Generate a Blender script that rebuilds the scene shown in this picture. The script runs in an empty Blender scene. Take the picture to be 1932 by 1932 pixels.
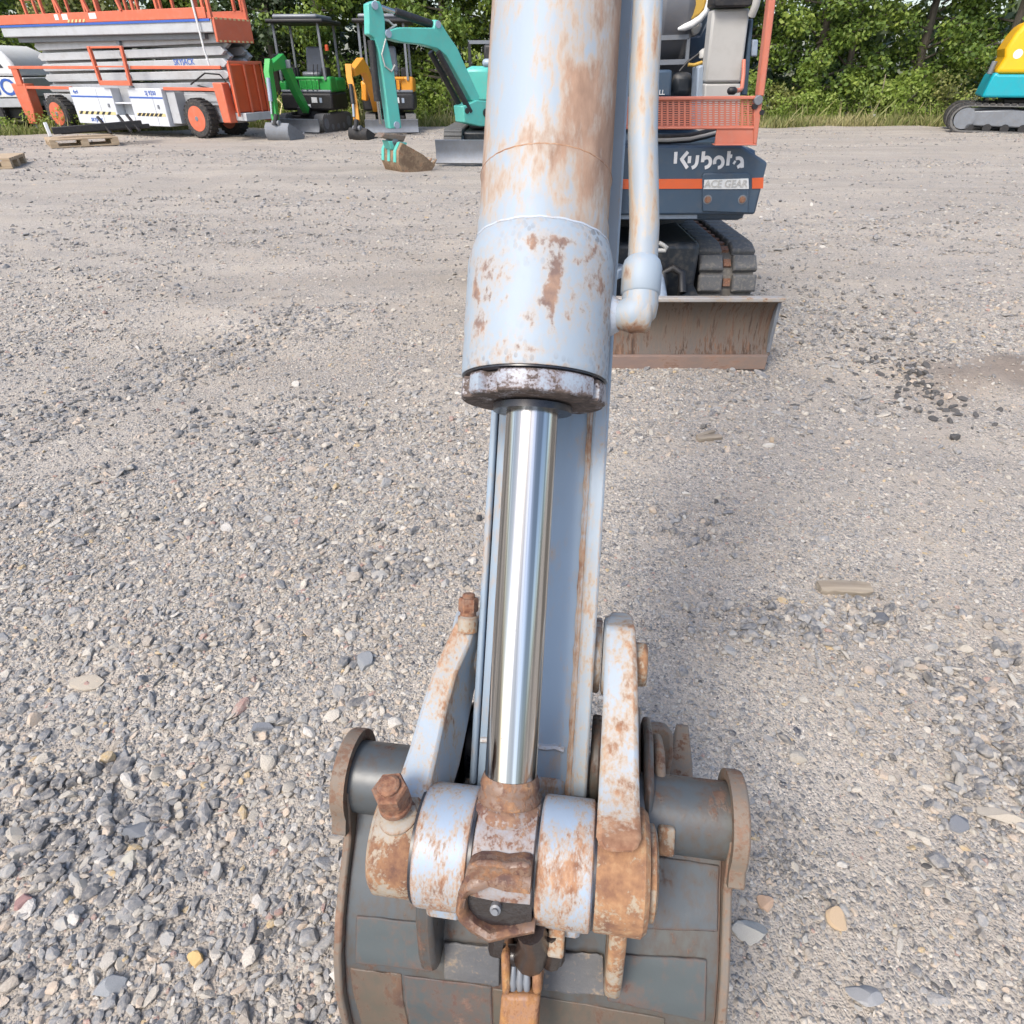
import bpy, bmesh, math, random
import numpy as np
from mathutils import Vector, Matrix, noise
R_ = math.radians
random.seed(7); RNG = np.random.default_rng(11)
scene = bpy.context.scene
COL = scene.collection

# ---------------------------------------------------------------- camera, world, sun, exposure
CAM_H, PITCH, FOC = 1.3, R_(35), 1.24
cd = bpy.data.cameras.new('camera'); cam = bpy.data.objects.new('camera', cd); COL.objects.link(cam)
cam.location = (0, 0, CAM_H); cam.rotation_euler = (R_(90) - PITCH, 0, 0)
cd.sensor_width = 36; cd.lens = FOC * 18; cd.clip_start = .05; cd.clip_end = 2000
scene.camera = cam
SUN_EL, SUN_AZ = R_(50), R_(-142)          # azimuth from +Y, clockwise: the sun stands behind the camera, to the left
wd = bpy.data.worlds.new('World'); scene.world = wd; wd.use_nodes = True
nt = wd.node_tree; bg = nt.nodes['Background']
sk = nt.nodes.new('ShaderNodeTexSky'); sk.sky_type = 'NISHITA'; sk.sun_disc = False
sk.sun_elevation = SUN_EL; sk.sun_rotation = SUN_AZ; sk.air_density = 1.0; sk.dust_density = 3.0; sk.ozone_density = 1.0
nt.links.new(sk.outputs[0], bg.inputs[0]); bg.inputs[1].default_value = 0.15
sl = bpy.data.lights.new('sun', 'SUN'); sun = bpy.data.objects.new('sun', sl); COL.objects.link(sun)
sl.energy = 1.5; sl.angle = R_(18); sl.color = (1, .95, .87)
sd = Vector((math.sin(SUN_AZ) * math.cos(SUN_EL), math.cos(SUN_AZ) * math.cos(SUN_EL), math.sin(SUN_EL)))
sun.rotation_euler = sd.to_track_quat('Z', 'Y').to_euler(); sun.location = sd * 40
scene.view_settings.view_transform = 'Standard'; scene.view_settings.look = 'None'
scene.view_settings.exposure = 1.12; scene.view_settings.gamma = 1
scene.view_settings.use_curve_mapping = False

# ---------------------------------------------------------------- survey helpers: photo bearing -> real point
AX_R = Vector((1, 0, 0)); AX_U = Vector((0, math.sin(PITCH), math.cos(PITCH))); AX_F = Vector((0, math.cos(PITCH), -math.sin(PITCH)))
EYE = Vector((0, 0, CAM_H))
def ray(px, py): return AX_F * FOC + AX_R * ((px - 966) / 966) + AX_U * ((966 - py) / 966)
def gp(px, py, z=0):
    d = ray(px, py); return EYE + d * ((z - CAM_H) / d.z)
def atY(px, py, Y):
    d = ray(px, py); return EYE + d * (Y / d.y)
def onp(px, py, P, D):                      # on the upright plane through ground point P along D
    a = ray(px, py); t = (P[0] * -D[1] + P[1] * D[0]) / (a.x * -D[1] + a.y * D[0]); return EYE + a * t

# ---------------------------------------------------------------- mesh builder
class MB:
    def __init__(s): s.v = []; s.f = []
    def add(s, vs, fs):
        o = len(s.v); s.v += [Vector(q) for q in vs]; s.f += [tuple(i + o for i in f) for f in fs]; return s
    def obox(s, c, X, Y, Z):
        c, X, Y, Z = map(Vector, (c, X, Y, Z))
        vs = [c + X * i + Y * j + Z * k for k in (-1, 1) for j in (-1, 1) for i in (-1, 1)]
        return s.add(vs, [(0, 2, 3, 1), (4, 5, 7, 6), (0, 1, 5, 4), (2, 6, 7, 3), (0, 4, 6, 2), (1, 3, 7, 5)])
    def box(s, lo, hi):
        lo, hi = Vector(lo), Vector(hi); h = (hi - lo) / 2
        return s.obox((lo + hi) / 2, (h.x, 0, 0), (0, h.y, 0), (0, 0, h.z))
    def bar(s, p, q, w, h, up=(0, 0, 1)):
        p, q = Vector(p), Vector(q); d = (q - p); L = d.length; d.normalize(); up = Vector(up)
        x = d.cross(up)
        if x.length < 1e-4: x = d.cross(Vector((0, 1, 0)))
        x.normalize(); y = x.cross(d)
        return s.obox((p + q) / 2, x * w / 2, d * L / 2, y * h / 2)
    def tube(s, pts, r, n=12, cap=True):
        pts = [Vector(p) for p in pts]; m = len(pts); rs = r if isinstance(r, (list, tuple)) else [r] * m
        tg = [(pts[min(i + 1, m - 1)] - pts[max(i - 1, 0)]).normalized() for i in range(m)]
        a = tg[0].orthogonal().normalized(); vs = []
        for i in range(m):
            a = (a - tg[i] * a.dot(tg[i])).normalized(); b = tg[i].cross(a)
            vs += [pts[i] + (a * math.cos(t) + b * math.sin(t)) * rs[i] for t in [2 * math.pi * k / n for k in range(n)]]
        fs = [(i * n + k, i * n + (k + 1) % n, (i + 1) * n + (k + 1) % n, (i + 1) * n + k) for i in range(m - 1) for k in range(n)]
        if cap: fs += [tuple(range(n))[::-1], tuple((m - 1) * n + k for k in range(n))]
        return s.add(vs, fs)
    def cyl(s, p, q, r, n=16, r2=None): return s.tube([p, q], [r, r if r2 is None else r2], n)
    def lathe(s, p, ax, prof, n=32, cap=True, ref=None):   # prof: (radius, distance along ax)
        p, ax = Vector(p), Vector(ax).normalized(); a = Vector(ref).normalized() if ref else ax.orthogonal().normalized(); b = ax.cross(a); vs = []
        for r, t in prof: vs += [p + ax * t + (a * math.cos(k) + b * math.sin(k)) * r for k in [2 * math.pi * j / n for j in range(n)]]
        m = len(prof)
        fs = [(i * n + k, i * n + (k + 1) % n, (i + 1) * n + (k + 1) % n, (i + 1) * n + k) for i in range(m - 1) for k in range(n)]
        if cap: fs += [tuple(range(n))[::-1], tuple((m - 1) * n + k for k in range(n))]
        return s.add(vs, fs)
    def prism(s, poly, vec):
        vec = Vector(vec); poly = [Vector(p) for p in poly]; n = len(poly)
        return s.add(poly + [p + vec for p in poly], [tuple(range(n)), tuple(n + i for i in range(n))[::-1]] +
                     [(i, n + i, n + (i + 1) % n, (i + 1) % n) for i in range(n)])
    def loft(s, rings, cap=True):
        n = len(rings[0]); vs = [q for r in rings for q in r]; m = len(rings)
        fs = [(i * n + k, i * n + (k + 1) % n, (i + 1) * n + (k + 1) % n, (i + 1) * n + k) for i in range(m - 1) for k in range(n)]
        if cap: fs += [tuple(range(n))[::-1], tuple((m - 1) * n + k for k in range(n))]
        return s.add(vs, fs)
    def sheet(s, prof, x0, x1, th):         # a bent plate: prof of (y,z) pairs, thickness th on its left side, along x
        m = len(prof); pp = [Vector((0, p[0], p[1])) for p in prof]; off = []
        for i in range(m):
            t = (pp[min(i + 1, m - 1)] - pp[max(i - 1, 0)]).normalized(); off.append(pp[i] + Vector((0, -t.z, t.y)) * th)
        ring = pp + off[::-1]
        return s.prism([q + Vector((x0, 0, 0)) for q in ring], (x1 - x0, 0, 0)) if m == 2 else s.loft([[q + Vector((x0, 0, 0)) for q in (a, b, c, d)] for a, b, c, d in
                [(pp[i], pp[i] + Vector((x1 - x0, 0, 0)), off[i] + Vector((x1 - x0, 0, 0)), off[i]) for i in range(m)]])
    def build(s, name, mat, parent=None, M=None, label=None, bevel=0, sm=32, kind=None, rust=None, seg=2):
        M = M or Matrix()
        if rust:
            rv = [rust(q) for q in s.v]
        c = sum(s.v, Vector()) / len(s.v)
        me = bpy.data.meshes.new(name); me.from_pydata([q - c for q in s.v], [], s.f)
        bm = bmesh.new(); bm.from_mesh(me); bmesh.ops.recalc_face_normals(bm, faces=bm.faces); bm.to_mesh(me); bm.free()
        if rust:
            at = me.attributes.new('rust', 'FLOAT', 'POINT'); at.data.foreach_set('value', rv)
        me.materials.append(mat)
        if sm: me.polygons.foreach_set('use_smooth', [True] * len(me.polygons)); me.set_sharp_from_angle(angle=R_(sm))
        o = bpy.data.objects.new(name, me); COL.objects.link(o)
        place(o, M @ Matrix.Translation(c), parent)
        if label: o['label'] = label
        if kind: o['kind'] = kind
        if bevel:
            b = o.modifiers.new('bevel', 'BEVEL'); b.width = bevel; b.segments = seg; b.limit_method = 'ANGLE'; b.angle_limit = R_(38); b.harden_normals = False
        return o
WM = {}
def place(o, M, parent=None):
    WM[o.name] = M.copy()
    if parent: o.parent = parent; o.matrix_parent_inverse = Matrix(); o.matrix_basis = WM[parent.name].inverted() @ M
    else: o.matrix_basis = M
    return o
def tag(o, label=None, cat=None, group=None, kind=None):
    for k, v in (('label', label), ('category', cat), ('group', group), ('kind', kind)):
        if v: o[k] = v
    return o
def root(name, label, cat, loc, rz=0, group=None):
    o = bpy.data.objects.new(name, None); COL.objects.link(o); o.empty_display_size = .2
    place(o, Matrix.Translation(Vector(loc)) @ Matrix.Rotation(rz, 4, 'Z')); return tag(o, label, cat, group)
def dup(o, M, parent):                       # a copy sharing mesh data
    c = o.copy(); COL.objects.link(c); c.parent = None; return place(c, M, parent)
def text(s, size, M, mat, parent, name='lettering', ext=.002, center=True):
    cu = bpy.data.curves.new(name, 'FONT'); cu.body = s; cu.size = size; cu.extrude = ext; cu.align_x = 'CENTER' if center else 'LEFT'; cu.align_y = 'CENTER'; cu.resolution_u = 3; cu.offset = size * .012
    t = bpy.data.objects.new(name, cu); me = bpy.data.meshes.new_from_object(t); bpy.data.objects.remove(t)
    me.materials.clear(); me.materials.append(mat)
    o = bpy.data.objects.new(name, me); COL.objects.link(o); return place(o, M, parent)

# ---------------------------------------------------------------- materials
def nodes(name):
    m = bpy.data.materials.new(name); m.use_nodes = True; t = m.node_tree; return m, t, t.nodes, t.links, t.nodes['Principled BSDF']
def N(ns, typ, **k):
    n = ns.new(typ)
    for a, b in k.items():
        if a.startswith('i_'): n.inputs[int(a[2:])].default_value = b
        else: setattr(n, a, b)
    return n
def mixc(ns, ls, fac, a, b):
    n = ns.new('ShaderNodeMix'); n.data_type = 'RGBA'
    for sock, v in ((n.inputs[0], fac), (n.inputs[6], a), (n.inputs[7], b)):
        if isinstance(v, (int, float)): sock.default_value = v
        elif isinstance(v, (tuple, list)): sock.default_value = (*v[:3], 1)
        else: ls.new(v, sock)
    return n.outputs[2]
def math_(ns, ls, op, a, b=0.0, c=0.0, clamp=False):
    n = ns.new('ShaderNodeMath'); n.operation = op; n.use_clamp = clamp
    for i, v in enumerate((a, b, c)):
        if isinstance(v, (int, float)): n.inputs[i].default_value = v
        else: ls.new(v, n.inputs[i])
    return n.outputs[0]
def mrange(ns, ls, v, a, b, c=0, d=1):
    n = ns.new('ShaderNodeMapRange'); n.interpolation_type = 'SMOOTHSTEP'; ls.new(v, n.inputs[0])
    for i, q in enumerate((a, b, c, d)): n.inputs[i + 1].default_value = q
    return n.outputs[0]
def ramp(ns, ls, v, stops, const=False):
    n = ns.new('ShaderNodeValToRGB'); e = n.color_ramp.elements
    if const: n.color_ramp.interpolation = 'CONSTANT'
    while len(e) < len(stops): e.new(.5)
    for el, (p, c) in zip(e, stops): el.position = p; el.color = (*c, 1)
    ls.new(v, n.inputs[0]); return n.outputs[0]
def coords(ns, ls, stretch=(1, 1, 1), rand=True):
    tc = ns.new('ShaderNodeTexCoord'); v = tc.outputs['Object']
    if rand:
        oi = ns.new('ShaderNodeObjectInfo'); ad = ns.new('ShaderNodeVectorMath'); ad.operation = 'MULTIPLY_ADD'
        cb = ns.new('ShaderNodeCombineXYZ')
        for i, k in enumerate((9.0, 17.0, 5.0)): ls.new(math_(ns, ls, 'MULTIPLY', oi.outputs['Random'], k), cb.inputs[i])
        ad.inputs[1].default_value = (1, 1, 1); ls.new(v, ad.inputs[0]); ls.new(cb.outputs[0], ad.inputs[2]); v = ad.outputs[0]
    mp = ns.new('ShaderNodeMapping'); mp.inputs['Scale'].default_value = stretch; ls.new(v, mp.inputs[0]); return mp.outputs[0]
def noi(ns, ls, v, scale, detail=8, rough=.6):
    n = ns.new('ShaderNodeTexNoise'); n.inputs['Scale'].default_value = scale; n.inputs['Detail'].default_value = detail; n.inputs['Roughness'].default_value = rough
    ls.new(v, n.inputs['Vector']); return n.outputs[0]
RUST = ((.11, .05, .034), (.26, .125, .07), (.40, .225, .13), (.52, .35, .22))
ALB = .76                                    # real paints and steels are darker than they look in a bright picture
def sc(c): return tuple(q * ALB for q in c)
def paint(name, col, rough=.45, rust=0.0, scale=25, stretch=(1, 1, 1), dirt=.25, metal=0.0, stain=(.42, .30, .18), stainfac=.6, bump=.18, wet=0.0, specks=0.0, dirtcol=(.24, .20, .15), rusts=RUST, edge=(.63, .73), strength=1.0, wear=0.0):
    col, stain, dirtcol, rusts = sc(col), sc(stain), sc(dirtcol), [sc(q) for q in rusts]
    m, t, ns, ls, b = nodes(name); v = coords(ns, ls, stretch)
    at = N(ns, 'ShaderNodeAttribute', attribute_name='rust'); 
    n1 = noi(ns, ls, v, scale, 10, .68); n2 = noi(ns, ls, v, scale * .22, 6, .55); n3 = noi(ns, ls, v, scale * 1.7, 6, .6)
    nv = math_(ns, ls, 'ADD', math_(ns, ls, 'MULTIPLY_ADD', n1, .85, -.115), math_(ns, ls, 'MULTIPLY', n2, .38))
    val = math_(ns, ls, 'ADD', nv, math_(ns, ls, 'MULTIPLY_ADD', at.outputs['Fac'], .5, rust * .5))
    n4 = noi(ns, ls, v, scale * 6, 3, .6); val = math_(ns, ls, 'ADD', val, math_(ns, ls, 'MULTIPLY_ADD', n4, .46, -.23))
    if wear:                                   # paint goes first along edges
        bv = ns.new('ShaderNodeBevel'); bv.samples = 4; bv.inputs['Radius'].default_value = .006; ge = ns.new('ShaderNodeNewGeometry'); dp = ns.new('ShaderNodeVectorMath'); dp.operation = 'DOT_PRODUCT'
        ls.new(bv.outputs[0], dp.inputs[0]); ls.new(ge.outputs['Normal'], dp.inputs[1]); val = math_(ns, ls, 'ADD', val, math_(ns, ls, 'MULTIPLY', mrange(ns, ls, dp.outputs['Value'], .985, .82), wear))
    mask = math_(ns, ls, 'MULTIPLY', mrange(ns, ls, val, *edge), strength); halo = mrange(ns, ls, val, .47, .68)
    rc = ramp(ns, ls, math_(ns, ls, 'ADD', math_(ns, ls, 'MULTIPLY', n3, .8), math_(ns, ls, 'MULTIPLY', n2, .25)), [(.3, rusts[0]), (.45, rusts[1]), (.6, rusts[2]), (.74, rusts[3])])
    dm = math_(ns, ls, 'MULTIPLY', mrange(ns, ls, n2, .42, .68), dirt)
    base = mixc(ns, ls, math_(ns, ls, 'MULTIPLY', n3, .3), col, tuple(c * .72 for c in col))
    base = mixc(ns, ls, dm, base, dirtcol)
    if specks:
        vo = ns.new('ShaderNodeTexVoronoi'); vo.inputs['Scale'].default_value = 150; ls.new(v, vo.inputs['Vector'])
        sp = math_(ns, ls, 'MULTIPLY', mrange(ns, ls, vo.outputs['Distance'], .45, .33), mrange(ns, ls, n2, .42, .6))
        base = mixc(ns, ls, math_(ns, ls, 'MULTIPLY', sp, specks), base, (.07, .055, .05))
    base = mixc(ns, ls, math_(ns, ls, 'MULTIPLY', halo, stainfac), base, stain)
    base = mixc(ns, ls, mask, base, rc)
    ls.new(base, b.inputs['Base Color'])
    rg = math_(ns, ls, 'MULTIPLY_ADD', mask, .9 - rough, rough); rg = math_(ns, ls, 'MULTIPLY_ADD', n1, .25, math_(ns, ls, 'SUBTRACT', rg, .12))
    if wet: rg = math_(ns, ls, 'MULTIPLY', rg, 1 - wet)
    ls.new(rg, b.inputs['Roughness'])
    ls.new(math_(ns, ls, 'MULTIPLY', math_(ns, ls, 'SUBTRACT', 1.0, mask), metal), b.inputs['Metallic'])
    bp = N(ns, 'ShaderNodeBump'); bp.inputs['Strength'].default_value = bump; bp.inputs['Distance'].default_value = .01
    hh = math_(ns, ls, 'MULTIPLY_ADD', mask, -.15, math_(ns, ls, 'MULTIPLY_ADD', n1, .25, math_(ns, ls, 'MULTIPLY', n3, math_(ns, ls, 'MULTIPLY_ADD', mask, .5, .06))))
    ls.new(hh, bp.inputs['Height']); ls.new(bp.outputs[0], b.inputs['Normal'])
    return m
def plain(name, col, rough=.5, metal=0, var=.2, scale=12, dirt=.15, dirtcol=(.24, .2, .15)):
    col, dirtcol = sc(col), sc(dirtcol)
    m, t, ns, ls, b = nodes(name); v = coords(ns, ls); n = noi(ns, ls, v, scale, 6); n2 = noi(ns, ls, v, scale * 4, 4)
    c = mixc(ns, ls, math_(ns, ls, 'MULTIPLY', mrange(ns, ls, n, .35, .65), var), col, tuple(q * .55 for q in col))
    c = mixc(ns, ls, math_(ns, ls, 'MULTIPLY', mrange(ns, ls, n2, .45, .7), dirt), c, dirtcol)
    ls.new(c, b.inputs['Base Color']); b.inputs['Metallic'].default_value = metal
    ls.new(math_(ns, ls, 'MULTIPLY_ADD', n2, .3, rough - .15), b.inputs['Roughness']); return m

GREY = (.335, .40, .465)
M = {}
M['arm'] = paint('arm_grey_paint', (.275, .36, .455), .58, -.04, 22, (1, .35, 1), .12)
M['barrel'] = paint('barrel_grey_paint', GREY, .60, .12, 26, (1, .33, 1), .2, stain=(.44, .355, .27), stainfac=.85, edge=(.58, .84), strength=.86, rusts=((.16, .09, .065), (.29, .165, .105), (.41, .25, .165), (.50, .36, .25)))
M['head'] = paint('cylinder_head_paint', GREY, .60, .12, 30, (1, .7, 1), .16, specks=.9, stain=(.42, .36, .30), stainfac=.7, edge=(.62, .78), strength=.92, rusts=((.10, .07, .065), (.18, .11, .09), (.33, .20, .135), (.44, .30, .21)))
M['pipe'] = paint('pipe_grey_paint', GREY, .58, .10, 28, (1, .3, 1), .25, stain=(.46, .38, .28), stainfac=.8, edge=(.58, .84))
M['link'] = paint('link_grey_paint', GREY, .5, .12, 42, (1, .45, 1), .25, stain=(.45, .36, .25), stainfac=.75, edge=(.58, .80), wear=0.3)
M['rustlink'] = paint('rusty_link_paint', (.39, .45, .51), .55, .26, 30, (1, .5, 1), .3, stain=(.47, .35, .22), stainfac=.75, edge=(.59, .80), wear=0.22)
M['knuckle'] = paint('worn_knuckle_paint', (.33, .41, .51), .5, .22, 46, (1.4, .6, .8), .2, stain=(.42, .33, .23), stainfac=.75, edge=(.59, .80), wear=0.3)
M['rusty'] = paint('rusty_steel', (.36, .34, .30), .7, .33, 34, (1, .8, 1), .4, stain=(.36, .25, .14), bump=.35, dirtcol=(.42, .36, .25), rusts=((.09, .045, .04), (.21, .105, .06), (.34, .18, .09), (.44, .28, .15)), wear=0.2)
M['eye'] = paint('worn_rod_eye', (.33, .33, .35), .55, .28, 40, (1, .8, 1), .3, stain=(.30, .20, .14), bump=.4, rusts=((.07, .035, .032), (.17, .085, .062), (.29, .165, .10), (.42, .28, .17)))
M['nut'] = paint('rusty_bolt', (.22, .13, .09), .75, .42, 70, (1, 1, 1), .2, stain=(.25, .14, .09), bump=.35, rusts=((.07, .03, .022), (.18, .075, .045), (.30, .15, .085), (.38, .22, .14)))
M['fork'] = paint('oily_rusty_steel', (.17, .10, .075), .5, .35, 30, (1, 1, 1), .1, wet=.35, stain=(.30, .16, .08), bump=.4)
M['grease'] = paint('black_grease', (.022, .016, .015), .35, -.3, 40, wet=.4, dirt=.05, stain=(.05, .03, .02), stainfac=.5, bump=.5, dirtcol=(.09, .07, .06))
M['lug'] = paint('torn_lug_rust', (.20, .14, .115), .5, .34, 26, (1, 1, 1), .15, wet=.15, stain=(.24, .135, .075), bump=.5, rusts=((.04, .02, .018), (.12, .058, .042), (.29, .145, .07), (.40, .25, .14)))
M['hook'] = paint('orange_rust_hook', (.22, .125, .10), .55, .34, 34, (1, .6, 1), .1, stain=(.42, .20, .06), bump=.35, rusts=((.08, .03, .018), (.20, .09, .05), (.36, .175, .06), (.44, .26, .12)))
M['bucket'] = paint('bucket_steel', (.076, .088, .096), .40, .18, 17, (1, .6, 1), .6, stain=(.085, .066, .052), stainfac=.85, bump=.35, dirtcol=(.125, .112, .078), rusts=((.04, .025, .02), (.09, .05, .036), (.14, .085, .06), (.2, .14, .1)), wear=0.25)
M['wearlow'] = paint('worn_wear_plate', (.072, .088, .092), .6, .12, 16, (1, .7, 1), .5, stain=(.125, .085, .068), stainfac=.8, bump=.35, dirtcol=(.125, .11, .09), rusts=((.05, .03, .026), (.11, .06, .048), (.17, .105, .08), (.24, .17, .12)), wear=0.25)
M['bucketlow'] = paint('bucket_brown_steel', (.078, .074, .062), .55, .12, 14, (1, .5, 1), .5, stain=(.15, .10, .07), bump=.35, dirtcol=(.16, .13, .09), rusts=((.04, .025, .02), (.09, .05, .036), (.14, .08, .05), (.22, .15, .09)))
M['bucketrim'] = paint('bucket_rim_rust', (.16, .14, .12), .65, .22, 22, (1, 1, 1), .4, stain=(.22, .15, .10), bump=.3, rusts=((.07, .035, .025), (.15, .08, .05), (.23, .14, .095), (.3, .2, .14)))
M['tread'] = paint('textured_dark_plate', (.10, .105, .115), .6, -.05, 30, (1, 1, 1), .35, bump=1.0, dirtcol=(.2, .18, .15))
M['gland'] = paint('gland_worn_paint', (.33, .385, .45), .42, .22, 60, (1, 1, 1), .3, stain=(.2, .13, .12), rusts=((.03, .025, .022), (.07, .052, .046), (.14, .105, .09), (.22, .175, .15)))
M['oil'] = plain('oily_joint', (.02, .022, .03), .3)
M['weld'] = paint('weld_grey', (.50, .55, .62), .5, .08, 40, dirt=.1, bump=.5)
M['blade'] = paint('blade_brown_steel', (.105, .086, .068), .5, .32, 12, (2.2, 1, .22), .5, stain=(.15, .10, .068), bump=.25, dirtcol=(.14, .118, .09), rusts=((.025, .017, .013), (.07, .043, .03), (.16, .09, .058), (.25, .155, .10)), wear=0.2)
M['bladelip'] = paint('blade_worn_lip', (.42, .40, .38), .5, .08, 18, dirt=.4)
M['navy'] = plain('navy_paint', (.052, .088, .135), .42, 0, .25, 5, .10)
M['darknavy'] = plain('dark_navy_frame', (.016, .022, .03), .5, 0, .3, 6, .2)
M['black'] = plain('black_parts', (.012, .012, .014), .55, 0, .2, 8, .12)
M['rubber'] = plain('worn_rubber', (.125, .125, .125), .8, 0, .3, 14, .6, (.27, .245, .20))
M['dustrubber'] = plain('dusty_rubber', (.16, .145, .125), .85, 0, .3, 14, .5, (.3, .27, .22))
M['guard'] = plain('orange_guard_paint', (.64, .20, .125), .5, 0, .25, 9, .12, (.6, .42, .36))
M['orange'] = plain('orange_stripe', (.75, .13, .035), .45, 0, .15, 8, .08)
M['white'] = plain('white_paint', (.78, .79, .78), .45, 0, .1, 6, .08)
M['logo'] = plain('white_lettering', (.8, .8, .8), .5, 0, .1, 30, .1)
M['beige'] = plain('light_grey_panel', (.52, .51, .48), .5, 0, .12, 3, .12)
M['paleblue'] = plain('pale_blue_grey', (.34, .41, .50), .45)
M['yellow'] = plain('dull_yellow', (.55, .34, .055), .45)
M['steel'] = plain('grey_steel', (.22, .24, .27), .45, .2, .3, 8, .25)
M['teal'] = plain('teal_paint', (.11, .53, .45), .42, 0, .2, 4, .15, (.3, .42, .33))
M['green'] = plain('green_paint', (.03, .38, .065), .4, 0, .15, 4, .06)
M['amber'] = plain('amber_paint', (.78, .32, .02), .42, 0, .15, 4, .06)
M['sun'] = plain('bright_yellow_paint', (.95, .50, .008), .4, 0, .1, 3, .04)
M['turq'] = plain('turquoise_paint', (.0, .36, .44), .4, 0, .12, 3, .05)
M['liftor'] = plain('lift_orange_paint', (.70, .155, .075), .5, 0, .2, 3, .12, (.65, .4, .32))
M['liftor2'] = plain('lift_deep_orange', (.62, .085, .02), .5, 0, .2, 3, .08)
M['liftgrey'] = plain('lift_grey_paint', (.50, .52, .54), .5, 0, .15, 2, .15)
M['liftwhite'] = plain('lift_white_paint', (.66, .69, .73), .5, 0, .08, 2, .1)
M['blueletter'] = plain('blue_lettering', (.03, .12, .5), .5)
M['tyre'] = plain('tyre_rubber', (.03, .03, .032), .8, 0, .3, 6, .35)
M['hazy'] = plain('hazard_yellow', (.75, .62, .3), .5)
M['brownsteel'] = paint('muddy_bucket', (.19, .12, .07), .7, .15, 6, dirt=.5, dirtcol=(.3, .22, .15))
M['screen'] = plain('window_glass', (.05, .06, .07), .12)
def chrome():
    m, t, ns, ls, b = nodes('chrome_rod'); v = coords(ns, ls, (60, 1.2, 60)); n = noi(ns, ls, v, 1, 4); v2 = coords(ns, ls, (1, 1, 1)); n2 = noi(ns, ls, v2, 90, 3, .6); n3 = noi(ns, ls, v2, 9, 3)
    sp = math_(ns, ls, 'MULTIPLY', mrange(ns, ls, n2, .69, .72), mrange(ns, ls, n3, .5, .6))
    n5 = noi(ns, ls, coords(ns, ls, (150, .8, 150)), 1, 3, .55); ls.new(mixc(ns, ls, sp, mixc(ns, ls, mrange(ns, ls, n5, .40, .62), (.26, .26, .25), (.60, .59, .57)), (.05, .05, .05)), b.inputs['Base Color'])  # lengthwise dark and pale streaks in the colour stand in for reflected bands
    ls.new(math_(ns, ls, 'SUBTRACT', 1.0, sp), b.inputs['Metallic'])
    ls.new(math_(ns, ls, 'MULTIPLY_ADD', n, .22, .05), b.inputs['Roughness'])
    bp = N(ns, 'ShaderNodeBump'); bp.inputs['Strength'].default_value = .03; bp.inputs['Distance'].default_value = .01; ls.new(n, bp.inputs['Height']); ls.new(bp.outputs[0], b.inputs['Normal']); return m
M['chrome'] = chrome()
def wood(name, a, b_):
    m, t, ns, ls, b = nodes(name); v = coords(ns, ls, (4, 60, 60)); n = noi(ns, ls, v, 1, 6, .6); v2 = coords(ns, ls); n2 = noi(ns, ls, v2, 25, 5)
    ls.new(mixc(ns, ls, math_(ns, ls, 'MULTIPLY', n2, .5), mixc(ns, ls, mrange(ns, ls, n, .3, .7), sc(a), sc(b_)), (.25, .22, .18)), b.inputs['Base Color']); b.inputs['Roughness'].default_value = .85
    bp = N(ns, 'ShaderNodeBump'); bp.inputs['Strength'].default_value = .4; bp.inputs['Distance'].default_value = .004; ls.new(n, bp.inputs['Height']); ls.new(bp.outputs[0], b.inputs['Normal']); return m
M['wood'] = wood('weathered_wood', (.37, .31, .23), (.20, .155, .11)); M['pallet'] = wood('pale_pallet_wood', (.62, .47, .30), (.42, .29, .17))

# ---------------------------------------------------------------- ground
def smooth01(t): t = np.clip(t, 0, 1); return t * t * (3 - 2 * t)
_ph = RNG.uniform(0, 6.28, 40); _kx = RNG.normal(0, 1, 40); _ky = RNG.normal(0, 1, 40)
def field(x, y, s, o=0):                     # cheap smooth random field, about -1..1
    r = 0
    for i in range(10): j = (i + o * 10) % 40; r = r + np.sin((x * _kx[j] + y * _ky[j]) * s + _ph[j])
    return r / 3.2
MUD = (2.62, 3.06)
def mudf(x, y): return smooth01(1.25 - np.sqrt(((x - MUD[0]) / .74) ** 2 + ((y - MUD[1]) / .44) ** 2) + .30 * field(x, y, 6, 1))
def edge_y(x): return 20.15 + .35 * field(x, 0 * x, .9, 2) - np.where(x < -5, np.clip((-5 - x) * .42, 0, 3.2), 0)
def hgt(x, y):
    h = .012 * field(x, y, 2.2, 0) + .010 * field(x, y, 5.5, 1) + .014 * field(x, y, .8, 2)
    return h + (.030 + .012 * field(x, y, 11, 0) + .010 * field(x, y, 23, 2)) * mudf(x, y)
def axis(segs):
    out = []
    for a, b, st in segs: out += list(np.arange(a, b, st))
    return np.array(out + [segs[-1][1]])
xs = axis([(-400, -60, 40), (-60, -16, 4), (-16, -5, .5), (-5, 5, .07), (5, 16, .5), (16, 60, 4), (60, 400, 40)])
ys = axis([(-60, -4, 4), (-4, 0, .4), (0, 5, .06), (5, 24, .3), (24, 60, 4), (60, 500, 40)])
XX, YY = np.meshgrid(xs, ys); ZZ = hgt(XX, YY) * np.clip(1.2 - np.abs(XX) / 40, 0, 1)
me = bpy.data.meshes.new('ground'); nx, ny = len(xs), len(ys)
idx = np.arange(nx * ny).reshape(ny, nx)
quads = np.stack([idx[:-1, :-1], idx[:-1, 1:], idx[1:, 1:], idx[1:, :-1]], -1).reshape(-1, 4)
def fast_mesh(me, v, f):
    n, k = f.shape; me.vertices.add(len(v)); me.vertices.foreach_set('co', v.astype(np.float32).ravel())
    me.loops.add(n * k); me.loops.foreach_set('vertex_index', f.astype(np.int32).ravel())
    me.polygons.add(n); me.polygons.foreach_set('loop_start', np.arange(n, dtype=np.int32) * k); me.update(calc_edges=True)
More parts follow.
